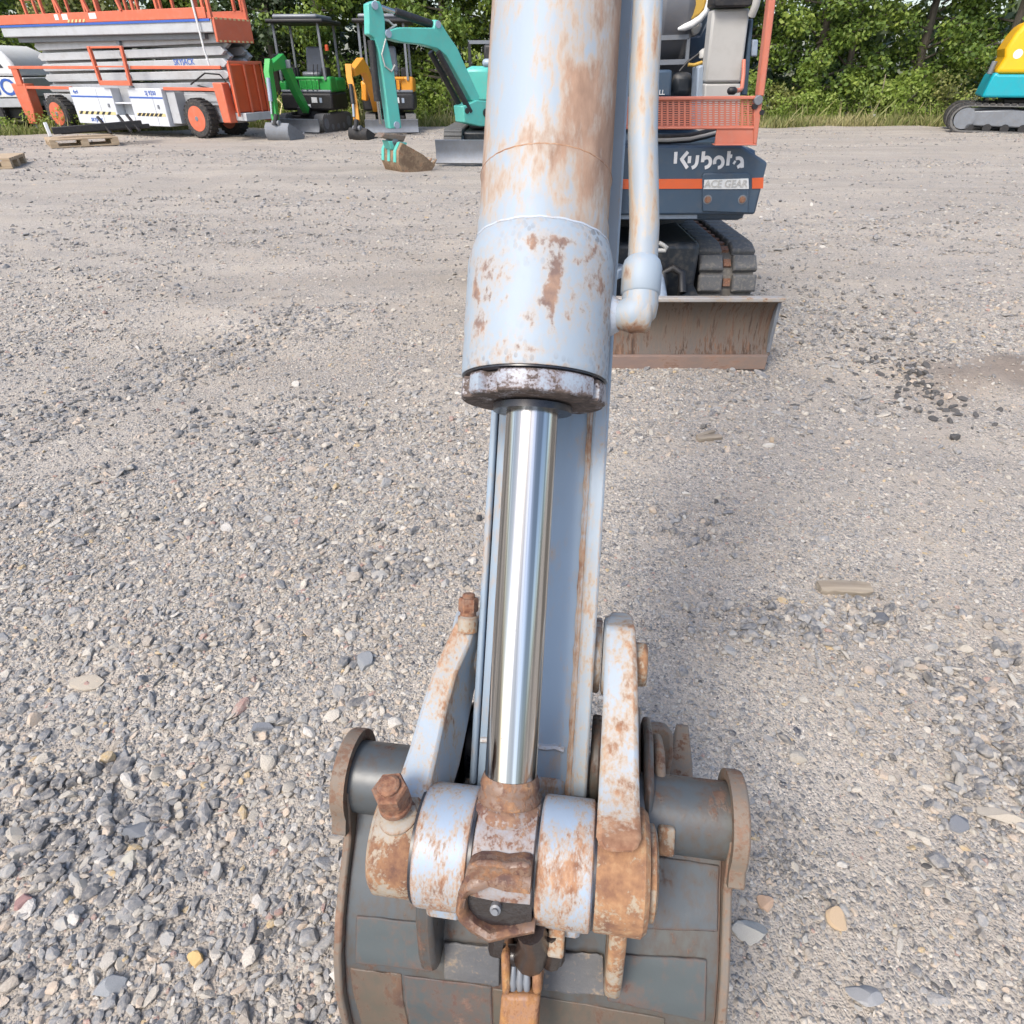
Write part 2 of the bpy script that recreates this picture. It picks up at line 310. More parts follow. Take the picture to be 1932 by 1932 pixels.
fast_mesh(me, np.stack([XX, YY, ZZ], -1).reshape(-1, 3), quads); me.polygons.foreach_set('use_smooth', [True] * len(me.polygons))
for nm, fn in (('mud', mudf(XX, YY)), ('verge', smooth01((YY - edge_y(XX)) / .5 + .5))):
    a = me.attributes.new(nm, 'FLOAT', 'POINT'); a.data.foreach_set('value', fn.astype(np.float32).ravel())
def ground_mat():
    m, t, ns, ls, b = nodes('gravel_ground'); g = ns.new('ShaderNodeNewGeometry'); P = g.outputs['Position']
    def vor(s, rnd=1.0):
        n = ns.new('ShaderNodeTexVoronoi'); n.inputs['Scale'].default_value = s; n.inputs['Randomness'].default_value = rnd; ls.new(wp, n.inputs['Vector']); return n
    wn = ns.new('ShaderNodeTexNoise'); wn.inputs['Scale'].default_value = 60; ls.new(P, wn.inputs['Vector'])
    wa = ns.new('ShaderNodeVectorMath'); wa.operation = 'MULTIPLY_ADD'; wa.inputs[1].default_value = (.008,) * 3; ls.new(wn.outputs['Color'], wa.inputs[0]); ls.new(P, wa.inputs[2]); wp = wa.outputs[0]
    v1, v2, v3 = vor(210), vor(95), vor(38)
    st = [(0, (.13, .13, .14)), (.22, (.31, .285, .25)), (.45, (.44, .40, .345)), (.68, (.24, .24, .24)), (.85, (.52, .455, .38)), (1, (.64, .59, .52))]
    def cellcol(v):
        sx = ns.new('ShaderNodeSeparateColor'); ls.new(v.outputs['Color'], sx.inputs[0]); return ramp(ns, ls, sx.outputs[0], st), sx.outputs[1]
    c1, _ = cellcol(v1); c2, r2 = cellcol(v2); c3, r3 = cellcol(v3)
    n_big = noi(ns, ls, P, .7, 5, .6); n_mid = noi(ns, ls, P, 4, 6, .6)
    mp = ns.new('ShaderNodeMapping'); mp.inputs['Scale'].default_value = (.25, 1.6, 1); ls.new(P, mp.inputs[0]); n_str = noi(ns, ls, mp.outputs[0], 1.1, 6, .62)
    fine = noi(ns, ls, P, 420, 4, .7)
    base = mixc(ns, ls, fine, (.31, .28, .24), (.54, .495, .43))
    k2 = math_(ns, ls, 'MULTIPLY', mrange(ns, ls, v2.outputs['Distance'], .58, .40), math_(ns, ls, 'GREATER_THAN', r2, .35))
    k3 = math_(ns, ls, 'MULTIPLY', mrange(ns, ls, v3.outputs['Distance'], .42, .30), math_(ns, ls, 'GREATER_THAN', r3, .62))
    c = mixc(ns, ls, mrange(ns, ls, v1.outputs['Distance'], .7, .45), base, c1)
    c = mixc(ns, ls, k2, c, c2); c = mixc(ns, ls, k3, c, c3)
    c = mixc(ns, ls, mrange(ns, ls, n_mid, .40, .66), c, mixc(ns, ls, fine, (.33, .295, .25), (.50, .45, .385)))
    tint = mixc(ns, ls, n_str, (.58, .57, .56), (1.25, 1.23, 1.2))
    mu = ns.new('ShaderNodeMix'); mu.data_type = 'RGBA'; mu.blend_type = 'MULTIPLY'; mu.inputs[0].default_value = 1; ls.new(c, mu.inputs[6]); ls.new(tint, mu.inputs[7]); c = mu.outputs[2]
    mu2 = ns.new('ShaderNodeMix'); mu2.data_type = 'RGBA'; mu2.blend_type = 'MULTIPLY'; mu2.inputs[0].default_value = 1; ls.new(c, mu2.inputs[6]); ls.new(mixc(ns, ls, n_big, (.92, .93, .96), (1.12, 1.09, 1.04)), mu2.inputs[7]); c = mu2.outputs[2]
    am = N(ns, 'ShaderNodeAttribute', attribute_name='mud'); av = N(ns, 'ShaderNodeAttribute', attribute_name='verge')
    c = mixc(ns, ls, math_(ns, ls, 'MULTIPLY', am.outputs['Fac'], .95), c, mixc(ns, ls, n_mid, (.15, .118, .09), (.30, .245, .195)))
    vf = mrange(ns, ls, math_(ns, ls, 'ADD', av.outputs['Fac'], math_(ns, ls, 'SUBTRACT', n_mid, .5)), .4, .6)
    c = mixc(ns, ls, vf, c, mixc(ns, ls, n_mid, (.07, .085, .03), (.16, .14, .07)))
    c = mixc(ns, ls, .13, c, (.0, .02, .05))
    ls.new(c, b.inputs['Base Color']); b.inputs['Roughness'].default_value = .9; b.inputs['Specular IOR Level'].default_value = .25
    bp = N(ns, 'ShaderNodeBump'); bp.inputs['Strength'].default_value = .8; bp.inputs['Distance'].default_value = .006
    hh = math_(ns, ls, 'MULTIPLY', mrange(ns, ls, v1.outputs['Distance'], .8, .1), .35); hh = math_(ns, ls, 'ADD', hh, math_(ns, ls, 'MULTIPLY', math_(ns, ls, 'MULTIPLY', k2, mrange(ns, ls, v2.outputs['Distance'], .6, .1)), .8))
    hh = math_(ns, ls, 'ADD', hh, math_(ns, ls, 'MULTIPLY', math_(ns, ls, 'MULTIPLY', k3, mrange(ns, ls, v3.outputs['Distance'], .45, .1)), 1.6)); hh = math_(ns, ls, 'ADD', hh, math_(ns, ls, 'MULTIPLY', fine, .25))
    hh = math_(ns, ls, 'MULTIPLY', hh, math_(ns, ls, 'SUBTRACT', 1.0, math_(ns, ls, 'MULTIPLY', am.outputs['Fac'], .2)))
    ls.new(hh, bp.inputs['Height']); ls.new(bp.outputs[0], b.inputs['Normal']); return m
me.materials.append(ground_mat())
gr = bpy.data.objects.new('ground', me); COL.objects.link(gr); gr['kind'] = 'structure'

# ---------------------------------------------------------------- loose gravel (nobody could count it)
def stone_mesh(seed, flat=.7, facets=9, sub=2):
    bm = bmesh.new(); bmesh.ops.create_icosphere(bm, subdivisions=sub, radius=1); r = random.Random(seed)
    pl = []
    for _ in range(facets):
        n = Vector((r.gauss(0, 1), r.gauss(0, 1), r.gauss(0, 1))).normalized(); pl.append((n, r.uniform(.42, .74)))
    sx, sy = r.uniform(.75, 1.25), r.uniform(.6, .95)
    for v in bm.verts:
        p = v.co.copy()
        for n, d in pl:
            k = p.dot(n)
            if k > d: p -= n * (k - d) * .99
        p *= 1 + .03 * noise.noise(v.co * 2.5 + Vector((seed, 0, 0)))
        v.co = Vector((p.x * sx, p.y * sy, p.z * flat))
    m = bpy.data.meshes.new('stone'); bm.to_mesh(m); bm.free()
    m.polygons.foreach_set('use_smooth', [True] * len(m.polygons)); m.set_sharp_from_angle(angle=R_(17)); return m
def stone_mat(name, inst):
    m, t, ns, ls, b = nodes(name)
    if inst: a = N(ns, 'ShaderNodeAttribute', attribute_name='rnd'); a.attribute_type = 'INSTANCER'; f = a.outputs['Fac']
    else: f = ns.new('ShaderNodeObjectInfo').outputs['Random']
    tc = ns.new('ShaderNodeTexCoord'); n = noi(ns, ls, tc.outputs['Object'], 1.6, 6, .65); n2 = noi(ns, ls, tc.outputs['Object'], 9, 4, .7)
    c = ramp(ns, ls, f, [(0, (.085, .08, .075)), (.008, (.12, .122, .128)), (.09, (.19, .195, .205)), (.22, (.26, .262, .265)), (.36, (.155, .16, .168)), (.43, (.34, .335, .32)), (.56, (.44, .40, .335)), (.70, (.53, .485, .415)), (.80, (.33, .285, .235)), (.86, (.52, .41, .31)), (.935, (.56, .53, .48)), (.97, (.36, .22, .18)), (.988, (.50, .36, .18))], True)
    c = mixc(ns, ls, math_(ns, ls, 'MULTIPLY', mrange(ns, ls, n2, .4, .7), .4), c, (.17, .165, .16))
    c = mixc(ns, ls, math_(ns, ls, 'MULTIPLY', math_(ns, ls, 'MULTIPLY', mrange(ns, ls, n, .38, .64), .62), mrange(ns, ls, f, .002, .01)), c, (.45, .405, .345))
    c = mixc(ns, ls, .10, c, (.0, .01, .03))
    ls.new(c, b.inputs['Base Color']); b.inputs['Roughness'].default_value = .85; b.inputs['Specular IOR Level'].default_value = .3
    bp = N(ns, 'ShaderNodeBump'); bp.inputs['Strength'].default_value = .35; bp.inputs['Distance'].default_value = .1; ls.new(n2, bp.inputs['Height']); ls.new(bp.outputs[0], b.inputs['Normal']); return m
stmat = stone_mat('gravel_stone', True)
stones = bpy.data.collections.new('stone_shapes')
for i in range(14):
    sm_ = stone_mesh(i * 7 + 1, .45 + .35 * (i % 4) / 3, 7 + i % 5); sm_.materials.append(stmat); stones.objects.link(bpy.data.objects.new('stone_shape', sm_))
P_, S_, Q_, C_ = [], [], [], []
def layer(n, y0, y1, s0, s1, fld, pw=1.0, sink=.25, dark=0):
    y = y0 + (y1 - y0) * RNG.random(n) ** pw; x = (RNG.random(n) * 2 - 1) * (1.15 + .82 * y); k = RNG.random(n) < fld(x, y); k &= (mudf(x, y) < .35 + .5 * RNG.random(n)) | (y0 > 2.1) & (y1 < 4.1); k &= y < edge_y(x)
    x, y = x[k], y[k]; n = len(x); s = np.exp(RNG.uniform(math.log(s0), math.log(s1), n)) / 2
    sc = s[:, None] * np.stack([RNG.uniform(.8, 1.3, n), RNG.uniform(.8, 1.2, n), RNG.uniform(.7, 1.05, n)], 1)
    z = hgt(x, y) + s * RNG.uniform(-.35, .42, n) * (1 - sink)
    P_.append(np.stack([x, y, z], 1)); S_.append(sc); Q_.append(np.stack([RNG.normal(0, .3, n), RNG.normal(0, .3, n), RNG.uniform(0, 6.28, n)], 1))
    c = RNG.random(n); c = np.where(RNG.random(n) < dark, c * .5, c); C_.append(c)
def band(x, y):
    t = (y - 2.2) / 1.7; xc = -2.4 + t * 1.05; return np.exp(-((x - xc) / .30) ** 2) * (t > -.6) * (t < 1.25)
fA = lambda x, y: np.clip(.55 + .45 * field(x, y, 2.6, 0) + .35 * (x < -.2) * (y < 2.2) - .1, .3, 1)
fB = lambda x, y: np.clip(.42 + .5 * field(x, y, 1.7, 1) + .3 * (x < -.3) * (y < 2) + .3 * (x > .8) * (y < 1.5), .06, 1)
layer(110000, .12, 1.9, .0045, .010, fA, 1.0)
layer(150000, .12, 3.8, .008, .017, fA, .95)
layer(62000, .12, 4.5, .015, .030, fB, .95, dark=.12)
layer(8000, .12, 5.0, .026, .050, fB, .9, dark=.15)
layer(260, .12, 3.5, .05, .07, fB, .9, dark=.4)
layer(30000, 1.6, 4.2, .018, .05, lambda x, y: band(x, y) * .95, 1)
C_[-1][:] = np.where(RNG.random(len(C_[-1])) < .6, RNG.uniform(.009, .16, len(C_[-1])), C_[-1])
layer(34000, 3.5, 9, .014, .034, lambda x, y: np.clip(.35 + .6 * field(x, y, 1.3, 2), .05, 1), .8)
layer(12000, 4, 19, .03, .075, lambda x, y: np.clip(.1 + .9 * field(x * .7, y * 2.6, .8, 1), .0, 1), .75, dark=.7)
layer(36000, 5, 19, .02, .055, lambda x, y: np.clip(.3 + .6 * field(x, y * 2.2, .7, 3), .04, 1), .8, dark=.4)
layer(24000, 2.2, 4.0, .014, .06, lambda x, y: np.exp(-(((x - 2.02 - .1 * field(x, y, 7, 1)) / .17) ** 2 + ((y - 3.02) / .34) ** 2)) * .9, 1)
C_[-1][:] = np.where(RNG.random(len(C_[-1])) < .75, 0, C_[-1])
layer(26000, 2.3, 3.9, .008, .028, lambda x, y: (mudf(x, y) > .2) * .14 * (x > 1.7), 1, dark=.5)
C_[-1][:] = np.where(RNG.random(len(C_[-1])) < .6, RNG.uniform(.80, .86, len(C_[-1])), C_[-1])
def heap(px, py, rx, ry, n, s0=.012, s1=.05, dk=.6):   # loose darker stones lying together
    c = gp(px, py); x = c.x + RNG.normal(0, rx, n); y = c.y + RNG.normal(0, ry, n); s = np.exp(RNG.uniform(math.log(s0), math.log(s1), n)) / 2
    P_.append(np.stack([x, y, hgt(x, y) + s * RNG.uniform(0, .5, n)], 1)); S_.append(s[:, None] * RNG.uniform(.75, 1.25, (n, 3))); Q_.append(np.stack([RNG.normal(0, .4, n), RNG.normal(0, .4, n), RNG.uniform(0, 6.28, n)], 1))
    C_.append(np.where(RNG.random(n) < dk, RNG.uniform(.009, .2, n), RNG.random(n)))
for q in ((790, 1082, .13, .035, 130), (720, 1075, .06, .03, 60), (1430, 1190, .13, .06, 130), (1600, 1180, .1, .05, 90), (1890, 1350, .16, .18, 240, .012, .05, .5), (1900, 1480, .1, .08, 90), (1480, 1620, .03, .06, 120, .008, .025), (640, 1640, .03, .08, 120, .008, .03), (250, 1560, .12, .06, 120), (120, 1500, .16, .08, 160), (1300, 1000, .12, .08, 60), (1600, 770, .25, .15, 90), (1520, 560, .5, .3, 160, .02, .06, .8), (1640, 640, .4, .2, 160, .02, .06, .8), (560, 800, .3, .2, 160, .02, .05)): heap(*q)
P_, S_, Q_, C_ = [np.concatenate(q).astype(np.float32) for q in (P_, S_, Q_, C_)]
pm = bpy.data.meshes.new('loose_gravel'); pm.vertices.add(len(P_)); pm.vertices.foreach_set('co', P_.ravel())
for nm, ty, ar, key in (('scl', 'FLOAT_VECTOR', S_, 'vector'), ('rot', 'FLOAT_VECTOR', Q_, 'vector'), ('rnd', 'FLOAT', C_, 'value')):
    a = pm.attributes.new(nm, ty, 'POINT'); a.data.foreach_set(key, ar.ravel())
a = pm.attributes.new('pick', 'INT', 'POINT'); a.data.foreach_set('value', RNG.integers(0, 14, len(P_)).astype(np.int32))
pm.materials.append(stmat)
gv = bpy.data.objects.new('loose_gravel', pm); COL.objects.link(gv)
tag(gv, 'loose grey and beige gravel stones strewn over the yard', 'gravel', kind='stuff')
ng = bpy.data.node_groups.new('strew', 'GeometryNodeTree')
ng.interface.new_socket('Geometry', in_out='INPUT', socket_type='NodeSocketGeometry'); ng.interface.new_socket('Geometry', in_out='OUTPUT', socket_type='NodeSocketGeometry')
gi = ng.nodes.new('NodeGroupInput'); go = ng.nodes.new('NodeGroupOutput'); ip = ng.nodes.new('GeometryNodeInstanceOnPoints'); ci = ng.nodes.new('GeometryNodeCollectionInfo')
ci.inputs['Collection'].default_value = stones; ci.inputs['Separate Children'].default_value = True; ci.inputs['Reset Children'].default_value = True; ip.inputs['Pick Instance'].default_value = True
def nattr(nm, ty):
    n = ng.nodes.new('GeometryNodeInputNamedAttribute'); n.data_type = ty; n.inputs[0].default_value = nm; return n.outputs[0]
mp2 = ng.nodes.new('GeometryNodeMeshToPoints'); er = ng.nodes.new('FunctionNodeEulerToRotation')
ng.links.new(gi.outputs[0], mp2.inputs[0]); ng.links.new(mp2.outputs[0], ip.inputs['Points']); ng.links.new(ci.outputs[0], ip.inputs['Instance'])
ng.links.new(nattr('pick', 'INT'), ip.inputs['Instance Index']); ng.links.new(nattr('rot', 'FLOAT_VECTOR'), er.inputs[0]); ng.links.new(er.outputs[0], ip.inputs['Rotation'])
ng.links.new(nattr('scl', 'FLOAT_VECTOR'), ip.inputs['Scale']); ng.links.new(ip.outputs[0], go.inputs[0])
gm = gv.modifiers.new('strew', 'NODES'); gm.node_group = ng

# ---------------------------------------------------------------- vegetation
def leaf_mat(name, cols, trans=.35):
    m, t, ns, ls, b = nodes(name); a = N(ns, 'ShaderNodeAttribute', attribute_name='tint')
    c = ramp(ns, ls, a.outputs['Fac'], [(i / (len(cols) - 1), q) for i, q in enumerate(cols)])
    ls.new(c, b.inputs['Base Color']); b.inputs['Roughness'].default_value = .5; b.inputs['Specular IOR Level'].default_value = .35
    tr = ns.new('ShaderNodeBsdfTranslucent'); mx = ns.new('ShaderNodeMixShader'); mx.inputs[0].default_value = trans
    ls.new(mixc(ns, ls, .5, c, (.20, .26, .03)), tr.inputs[0]); ls.new(b.outputs[0], mx.inputs[1]); ls.new(tr.outputs[0], mx.inputs[2]); ls.new(mx.outputs[0], ns['Material Output'].inputs[0]); return m
LM = {'mid': leaf_mat('leaf_mid_green', [(.05, .09, .022), (.125, .195, .034), (.25, .31, .06)]),
      'bright': leaf_mat('leaf_bright_green', [(.10, .16, .03), (.20, .28, .045), (.32, .38, .10)], .42),
      'dark': leaf_mat('leaf_dark_green', [(.02, .036, .016), (.04, .066, .024), (.075, .11, .035)], .15),
      'olive': leaf_mat('leaf_olive_green', [(.07, .09, .028), (.15, .17, .045), (.27, .26, .09)], .3),
      'grass': leaf_mat('grass_blade', [(.11, .15, .035), (.24, .25, .09), (.42, .37, .19)], .3)}
bark = plain('bark', (.10, .085, .065), .9, 0, .5, 6, .3, (.16, .15, .12)); paleb = plain('pale_stem', (.26, .24, .19), .85, 0, .4, 8, .2)
def leaf_cloud(name, cl, mat, parent, dens=1.0, droop=.3):
    """cl: clumps (x,y,z,r,leaf size,n,tint); one crown mesh of many leaf-sized faces"""
    V, T = [], []
    for x, y, z, r, s, n, ti in cl:
        n = max(4, int(n * dens)); d = RNG.normal(0, 1, (n, 3)); d /= np.linalg.norm(d, axis=1)[:, None]
        p = d * (RNG.random(n) ** .45)[:, None] * r * np.array([1, 1, .72]); nn = d * .5 + RNG.normal(0, .6, (n, 3)) + np.array([0, -.15, .55]); nn /= np.linalg.norm(nn, axis=1)[:, None]
        a = np.cross(nn, RNG.normal(0, 1, (n, 3)) + np.array([0, 0, -droop])); a /= np.linalg.norm(a, axis=1)[:, None]; b = np.cross(nn, a)
        L = (s * RNG.uniform(.6, 1.35, n))[:, None]; c = p + np.array([x, y, z])
        V.append(np.stack([c - a * L * .55, c + b * L * .32 - nn * L * .06, c + a * L * .55 - nn * L * .14, c - b * L * .32 - nn * L * .06], 1).reshape(-1, 3))
        T.append(np.repeat(np.clip(ti + RNG.normal(0, .17, n), 0, 1), 4))
    V = np.concatenate(V); T = np.concatenate(T); c0 = V.mean(0); me = bpy.data.meshes.new(name)
    fast_mesh(me, V - c0, np.arange(len(V)).reshape(-1, 4)); a = me.attributes.new('tint', 'FLOAT', 'POINT'); a.data.foreach_set('value', T.astype(np.float32)); me.materials.append(mat)
    o = bpy.data.objects.new(name, me); COL.objects.link(o); return place(o, Matrix.Translation(Vector(c0)), parent)
def limb_set(x, y, h, r0, nl, rad, rnd, low=.15):
    mb = MB(); top = Vector((x + rnd.uniform(-.3, .3), y, h)); mid = Vector((x + rnd.uniform(-.12, .12), y, h * .5))
    mb.tube([Vector((x, y, -.05)), mid, top], [r0, r0 * .7, r0 * .15], 8); ends = []
    for i in range(nl):
        t = low + (.92 - low) * (i + rnd.random()) / nl; an = rnd.uniform(0, 6.28); z = h * t; L = rad * (1.15 - .65 * t) * rnd.uniform(.75, 1.1)
        b = Vector((x, y, 0)).lerp(top, t); b.z = z; e = b + Vector((math.cos(an) * L, math.sin(an) * L, L * rnd.uniform(-.15, .45)))
        mb.tube([b, b.lerp(e, .5) + Vector((0, 0, .08 * L)), e], [r0 * .35 * (1.1 - t), r0 * .22 * (1.1 - t), .008], 5); ends.append((b, e))
    return mb, ends
def tree(kind, label, x, y, h, rad, lm, seed, dens=1.0, leaf=.13, ck=.42, low=.06, tint=.5, group='trees at the edge of the yard', cat='tree', name='forest_tree'):
    rnd = random.Random(seed); t = root(name, label, cat, (x, y, 0), 0, group)
    mb, ends = limb_set(x, y, h, .05 + h * .012, int(10 + h * 4.5), rad, rnd, low); mb.build('trunk', bark, t)
    cl = []
    for b, e in ends:
        for k in range(3 if kind != 'spruce' else 4):
            f = .35 + .65 * (k + rnd.random() * .6) / 3; p = b.lerp(e, min(f, 1.05)); hi = p.z > 3.6
            s = leaf * (1.9 if hi else 1); rr = ck * rnd.uniform(.7, 1.25) * (1.25 if hi else 1)
            cl.append((p.x, p.y, p.z + rnd.uniform(-.15, .15), rr, s, (26 if hi else 85) * (rr / .42) ** 2 * (.13 / leaf) ** 1.2, tint + rnd.uniform(-.28, .28)))
    leaf_cloud('crown', cl, LM[lm], t, dens, 1.2 if kind == 'spruce' else .3); return t
def shrub(label, x, y, h, rad, lm, seed, leaf=.09, tint=.5, n=14, stem=None, group='bushes along the forest edge'):
    rnd = random.Random(seed); t = root('bush', label, 'bush', (x, y, 0), 0, group); mb = MB(); cl = []
    for i in range(n):
        an = rnd.uniform(0, 6.28); rr = rad * rnd.random() ** .6; z = h * rnd.uniform(.18, 1) * (1 - .35 * rr / rad); e = Vector((x + math.cos(an) * rr, y + math.sin(an) * rr * .7, z))
        mb.tube([Vector((x + rnd.uniform(-.1, .1), y, -.02)), Vector((x, y, 0)).lerp(e, .55) + Vector((0, 0, .1)), e], [.022, .014, .005], 5)
        cl.append((e.x, e.y, e.z, rnd.uniform(.2, .38), leaf, 70, tint + rnd.uniform(-.25, .25))); m_ = Vector((x, y, 0)).lerp(e, .6); cl.append((m_.x, m_.y, m_.z, .26, leaf, 40, tint + rnd.uniform(-.3, .1)))
    mb.build('stem', stem or paleb, t); leaf_cloud('foliage', cl, LM[lm], t); return t

# ================================================================ the near excavator: arm, linkage and bucket
O_ = EYE + ray(955, 1608) * (.745 / FOC); th, ps = R_(3.4), R_(8)
_x0 = AX_R * math.cos(th) - AX_U * math.sin(th); EA = AX_R * math.sin(th) + AX_U * math.cos(th)
EX = _x0 * math.cos(ps) - AX_F * math.sin(ps); EN = -AX_F * math.cos(ps) - _x0 * math.sin(ps)
FG = Matrix(((EX.x, EA.x, EN.x, O_.x), (EX.y, EA.y, EN.y, O_.y), (EX.z, EA.z, EN.z, O_.z), (0, 0, 0, 1)))
def fl(px, py, n=0.0):                       # arm coordinates (across, along, out) of a bearing
    d = ray(px, py); t = ((O_ - EYE).dot(EN) + n) / d.dot(EN); p = EYE + d * t - O_; return Vector((p.dot(EX), p.dot(EA), n))
def bearing(q):
    w = FG @ q - EYE; z = w.dot(AX_F); return 966 + 966 * FOC * w.dot(AX_R) / z, 966 - 966 * FOC * w.dot(AX_U) / z
def rustmap(patches, base=0.0, side=None):   # weathering marks fixed on the steel
    def f(q):
        x, y = bearing(q); v = base
        for px, py, rx, ry, a in patches: v += a * math.exp(-((x - px) / rx) ** 2 - ((y - py) / ry) ** 2)
        if side: v += side(q, x, y)
        return max(-.5, min(v, .9))
    return f
X, A_, NN = Vector((1, 0, 0)), Vector((0, 1, 0)), Vector((0, 0, 1))
EXC = root('excavator', 'large grey and navy excavator in front, its rusty arm and bucket nearest the camera', 'excavator', (.68, 4.3, 0))
def fb(mb, name, mat, parent, **k): return mb.build(name, mat, parent, FG, **k)

# arm (dipper)
mb = MB().box((-.057, -.0, -.25), (.067, 1.36, -.106)); arm = fb(mb, 'arm', M['arm'], EXC)
mb = MB(); mb.loft([[Vector(q) for q in ((.0685, a, -.262), (.0895, a, -.262), (.0895, a, -.099), (.0685, a, -.099))] for a in [.03 + .0133 * i for i in range(101)]]); fb(mb, 'side_plate', M['link'], arm, bevel=.003, rust=lambda q: -.06 - .26 * max(0, min(1, (q.y - .50) / .14)))
fb(MB().box((-.0675, .03, -.262), (-.0585, 1.36, -.099)), 'side_plate', M['arm'], arm, bevel=.003)
mb = MB(); pts = [Vector((.0655, .03 + .012 * i, -.104 + .0012 * math.sin(i * 2.1))) for i in range(52)]
mb.tube(pts, [.0042 + .0008 * math.sin(i * 1.7) for i in range(52)], 6); fb(mb, 'weld_bead', M['rustlink'], arm)
mb = MB(); mb.tube([Vector((-.056 + .0125 * i, .0895 + .0015 * math.sin(i * 2.6), -.105)) for i in range(10)], .0042, 6); fb(mb, 'weld_bead', M['weld'], arm)
mb = MB().cyl((-.0655, .055, -.185), (.089, .055, -.185), .074, 40); fb(mb, 'arm_end_boss', M['arm'], arm, bevel=.004)
mb = MB().box((-.052, -.008, -.20), (.062, .05, -.098)); fb(mb, 'end_plate', M['knuckle'], arm, bevel=.01)
for a, b in ((-.090, -.0695), (.0845, .098)): fb(MB().cyl((a, .205, -.165), (b, .205, -.165), .052, 32), 'link_pivot_boss', M['rustlink'], arm, bevel=.004)
mb = MB().cyl((.120, .207, -.12), (.158, .207, -.12), .0285, 24); fb(mb, 'pivot_pin', M['rusty'], arm, bevel=.004)

# bucket cylinder
prof = [(.0755, .700 + i * .008) for i in range(85)]
for i, (r, t) in enumerate(prof):
    if abs(t - .7878) < .003: prof[i] = (.0768, t)
    if abs(t - .740) < .003: prof[i] = (.0748, t)
    if t < .735: prof[i] = (.0768, t)
def bside(q, x, y):
    s = q.x / .0755; v = 0
    v += .46 * max(0, min(1, (s - .44 - .16 * math.sin(y / 41) * .4 - .10 * (y < 120)) / .22)) * max(0, min(1, (470 - y) / 170))
    v += .34 * max(0, min(1, (-s - .74) / .16)) * max(0, min(1, (460 - y) / 120))
    v += .30 * math.exp(-((y - 282 + 22 * s * s) / 13) ** 2) * (.6 + .4 * math.sin(s * 9))
    v += .15 * math.exp(-((y - 330) / 55) ** 2)
    if y < 280: v += .16 * math.exp(-((y - 255) / 50) ** 2) * (.5 + .5 * math.sin(s * 14))
    return v
mb = MB().lathe((0, 0, 0), A_, prof, 112, True, NN)
cyl_ = fb(mb, 'bucket_cylinder', M['barrel'], EXC, rust=rustmap([(1010, 60, 7, 60, .28), (1005, 130, 7, 30, .25), (1003, 215, 9, 34, .42), (1000, 255, 28, 34, .36), (1030, 215, 5, 28, .3), (1085, 140, 22, 26, .36), (1080, 200, 30, 60, .38), (1100, 190, 30, 70, .3), (1065, 250, 18, 40, .34), (1048, 300, 12, 22, .36), (1015, 310, 12, 20, .25), (985, 300, 14, 20, .2), (1108, 350, 14, 40, .25), (1065, 378, 10, 8, .3), (950, 345, 20, 28, .18), (1030, 415, 60, 9, .12), (985, 330, 40, 16, .15), (930, 380, 18, 40, .22)], -.06, bside), sm=50)
mb = MB(); k = 120
mb.tube([Vector((math.sin(2 * math.pi * i / k) * .0757, .7885 + .0002 * math.sin(i * 1.9), math.cos(2 * math.pi * i / k) * .0757)) for i in range(k + 1)], .0014, 6); fb(mb, 'weld_bead', M['rustlink'], cyl_, rust=lambda q: .3)
hp = [(.0755, .713), (.0775, .7115), (.0800, .706), (.0822, .699), (.0840, .691), (.0849, .687)] + [(.0852, .684 - i * .005) for i in range(26)] + [(.0852, .5560), (.0846, .5545)]
hp = hp[::-1]
head = fb(MB().lathe((0, 0, 0), A_, hp, 128, True, NN), 'cylinder_head', M['head'], cyl_, sm=45, rust=rustmap([(1035, 560, 17, 17, .62), (1040, 590, 7, 26, .45), (1045, 525, 14, 20, .38), (1055, 500, 16, 22, .34), (1062, 455, 30, 10, .4), (998, 452, 22, 12, .42), (1005, 468, 10, 12, .32), (1120, 470, 12, 14, .36), (1090, 492, 16, 9, .35), (1040, 615, 6, 20, .38), (1000, 600, 8, 16, .4), (1006, 615, 8, 8, .4), (985, 598, 8, 8, .35), (975, 630, 6, 10, .35), (982, 655, 12, 8, .36), (1012, 662, 22, 8, .26), (898, 548, 7, 26, .5), (905, 605, 14, 22, .42), (893, 625, 8, 24, .3), (925, 560, 6, 12, .28), (1082, 545, 5, 24, .3), (1135, 540, 7, 16, .28), (955, 565, 7, 9, .3), (1065, 640, 8, 20, .2), (1000, 690, 40, 5, .35), (1055, 690, 70, 4, .2), (905, 500, 10, 16, .32), (925, 520, 8, 30, .25), (1045, 545, 10, 10, .4), (1020, 640, 5, 8, .35), (965, 615, 6, 8, .3), (1075, 590, 5, 30, .3), (1110, 620, 6, 12, .25), (940, 660, 8, 6, .25), (1100, 660, 20, 10, .15), (1055, 520, 14, 40, .22), (890, 480, 6, 20, .3), (1130, 500, 8, 20, .2)], -.02))
mb = MB()                                    # collar under the head weld
mb.tube([Vector((math.sin(2 * math.pi * i / k) * .0772, .7105 + .0004 * math.sin(i * 1.1), math.cos(2 * math.pi * i / k) * .0772)) for i in range(k + 1)], .0020, 6); fb(mb, 'weld_bead', M['weld'], cyl_, rust=rustmap([(1060, 455, 40, 12, .4), (998, 450, 24, 12, .4), (1125, 475, 20, 14, .3)], -.05))
mb = MB().lathe((0, 0, 0), A_, [(.0795, .551), (.0828, .5525), (.0828, .5570), (.0795, .559)], 96, True, NN); fb(mb, 'oily_seal', M['oil'], cyl_)
n = 120; rings = []                          # gland ring with spanner slots
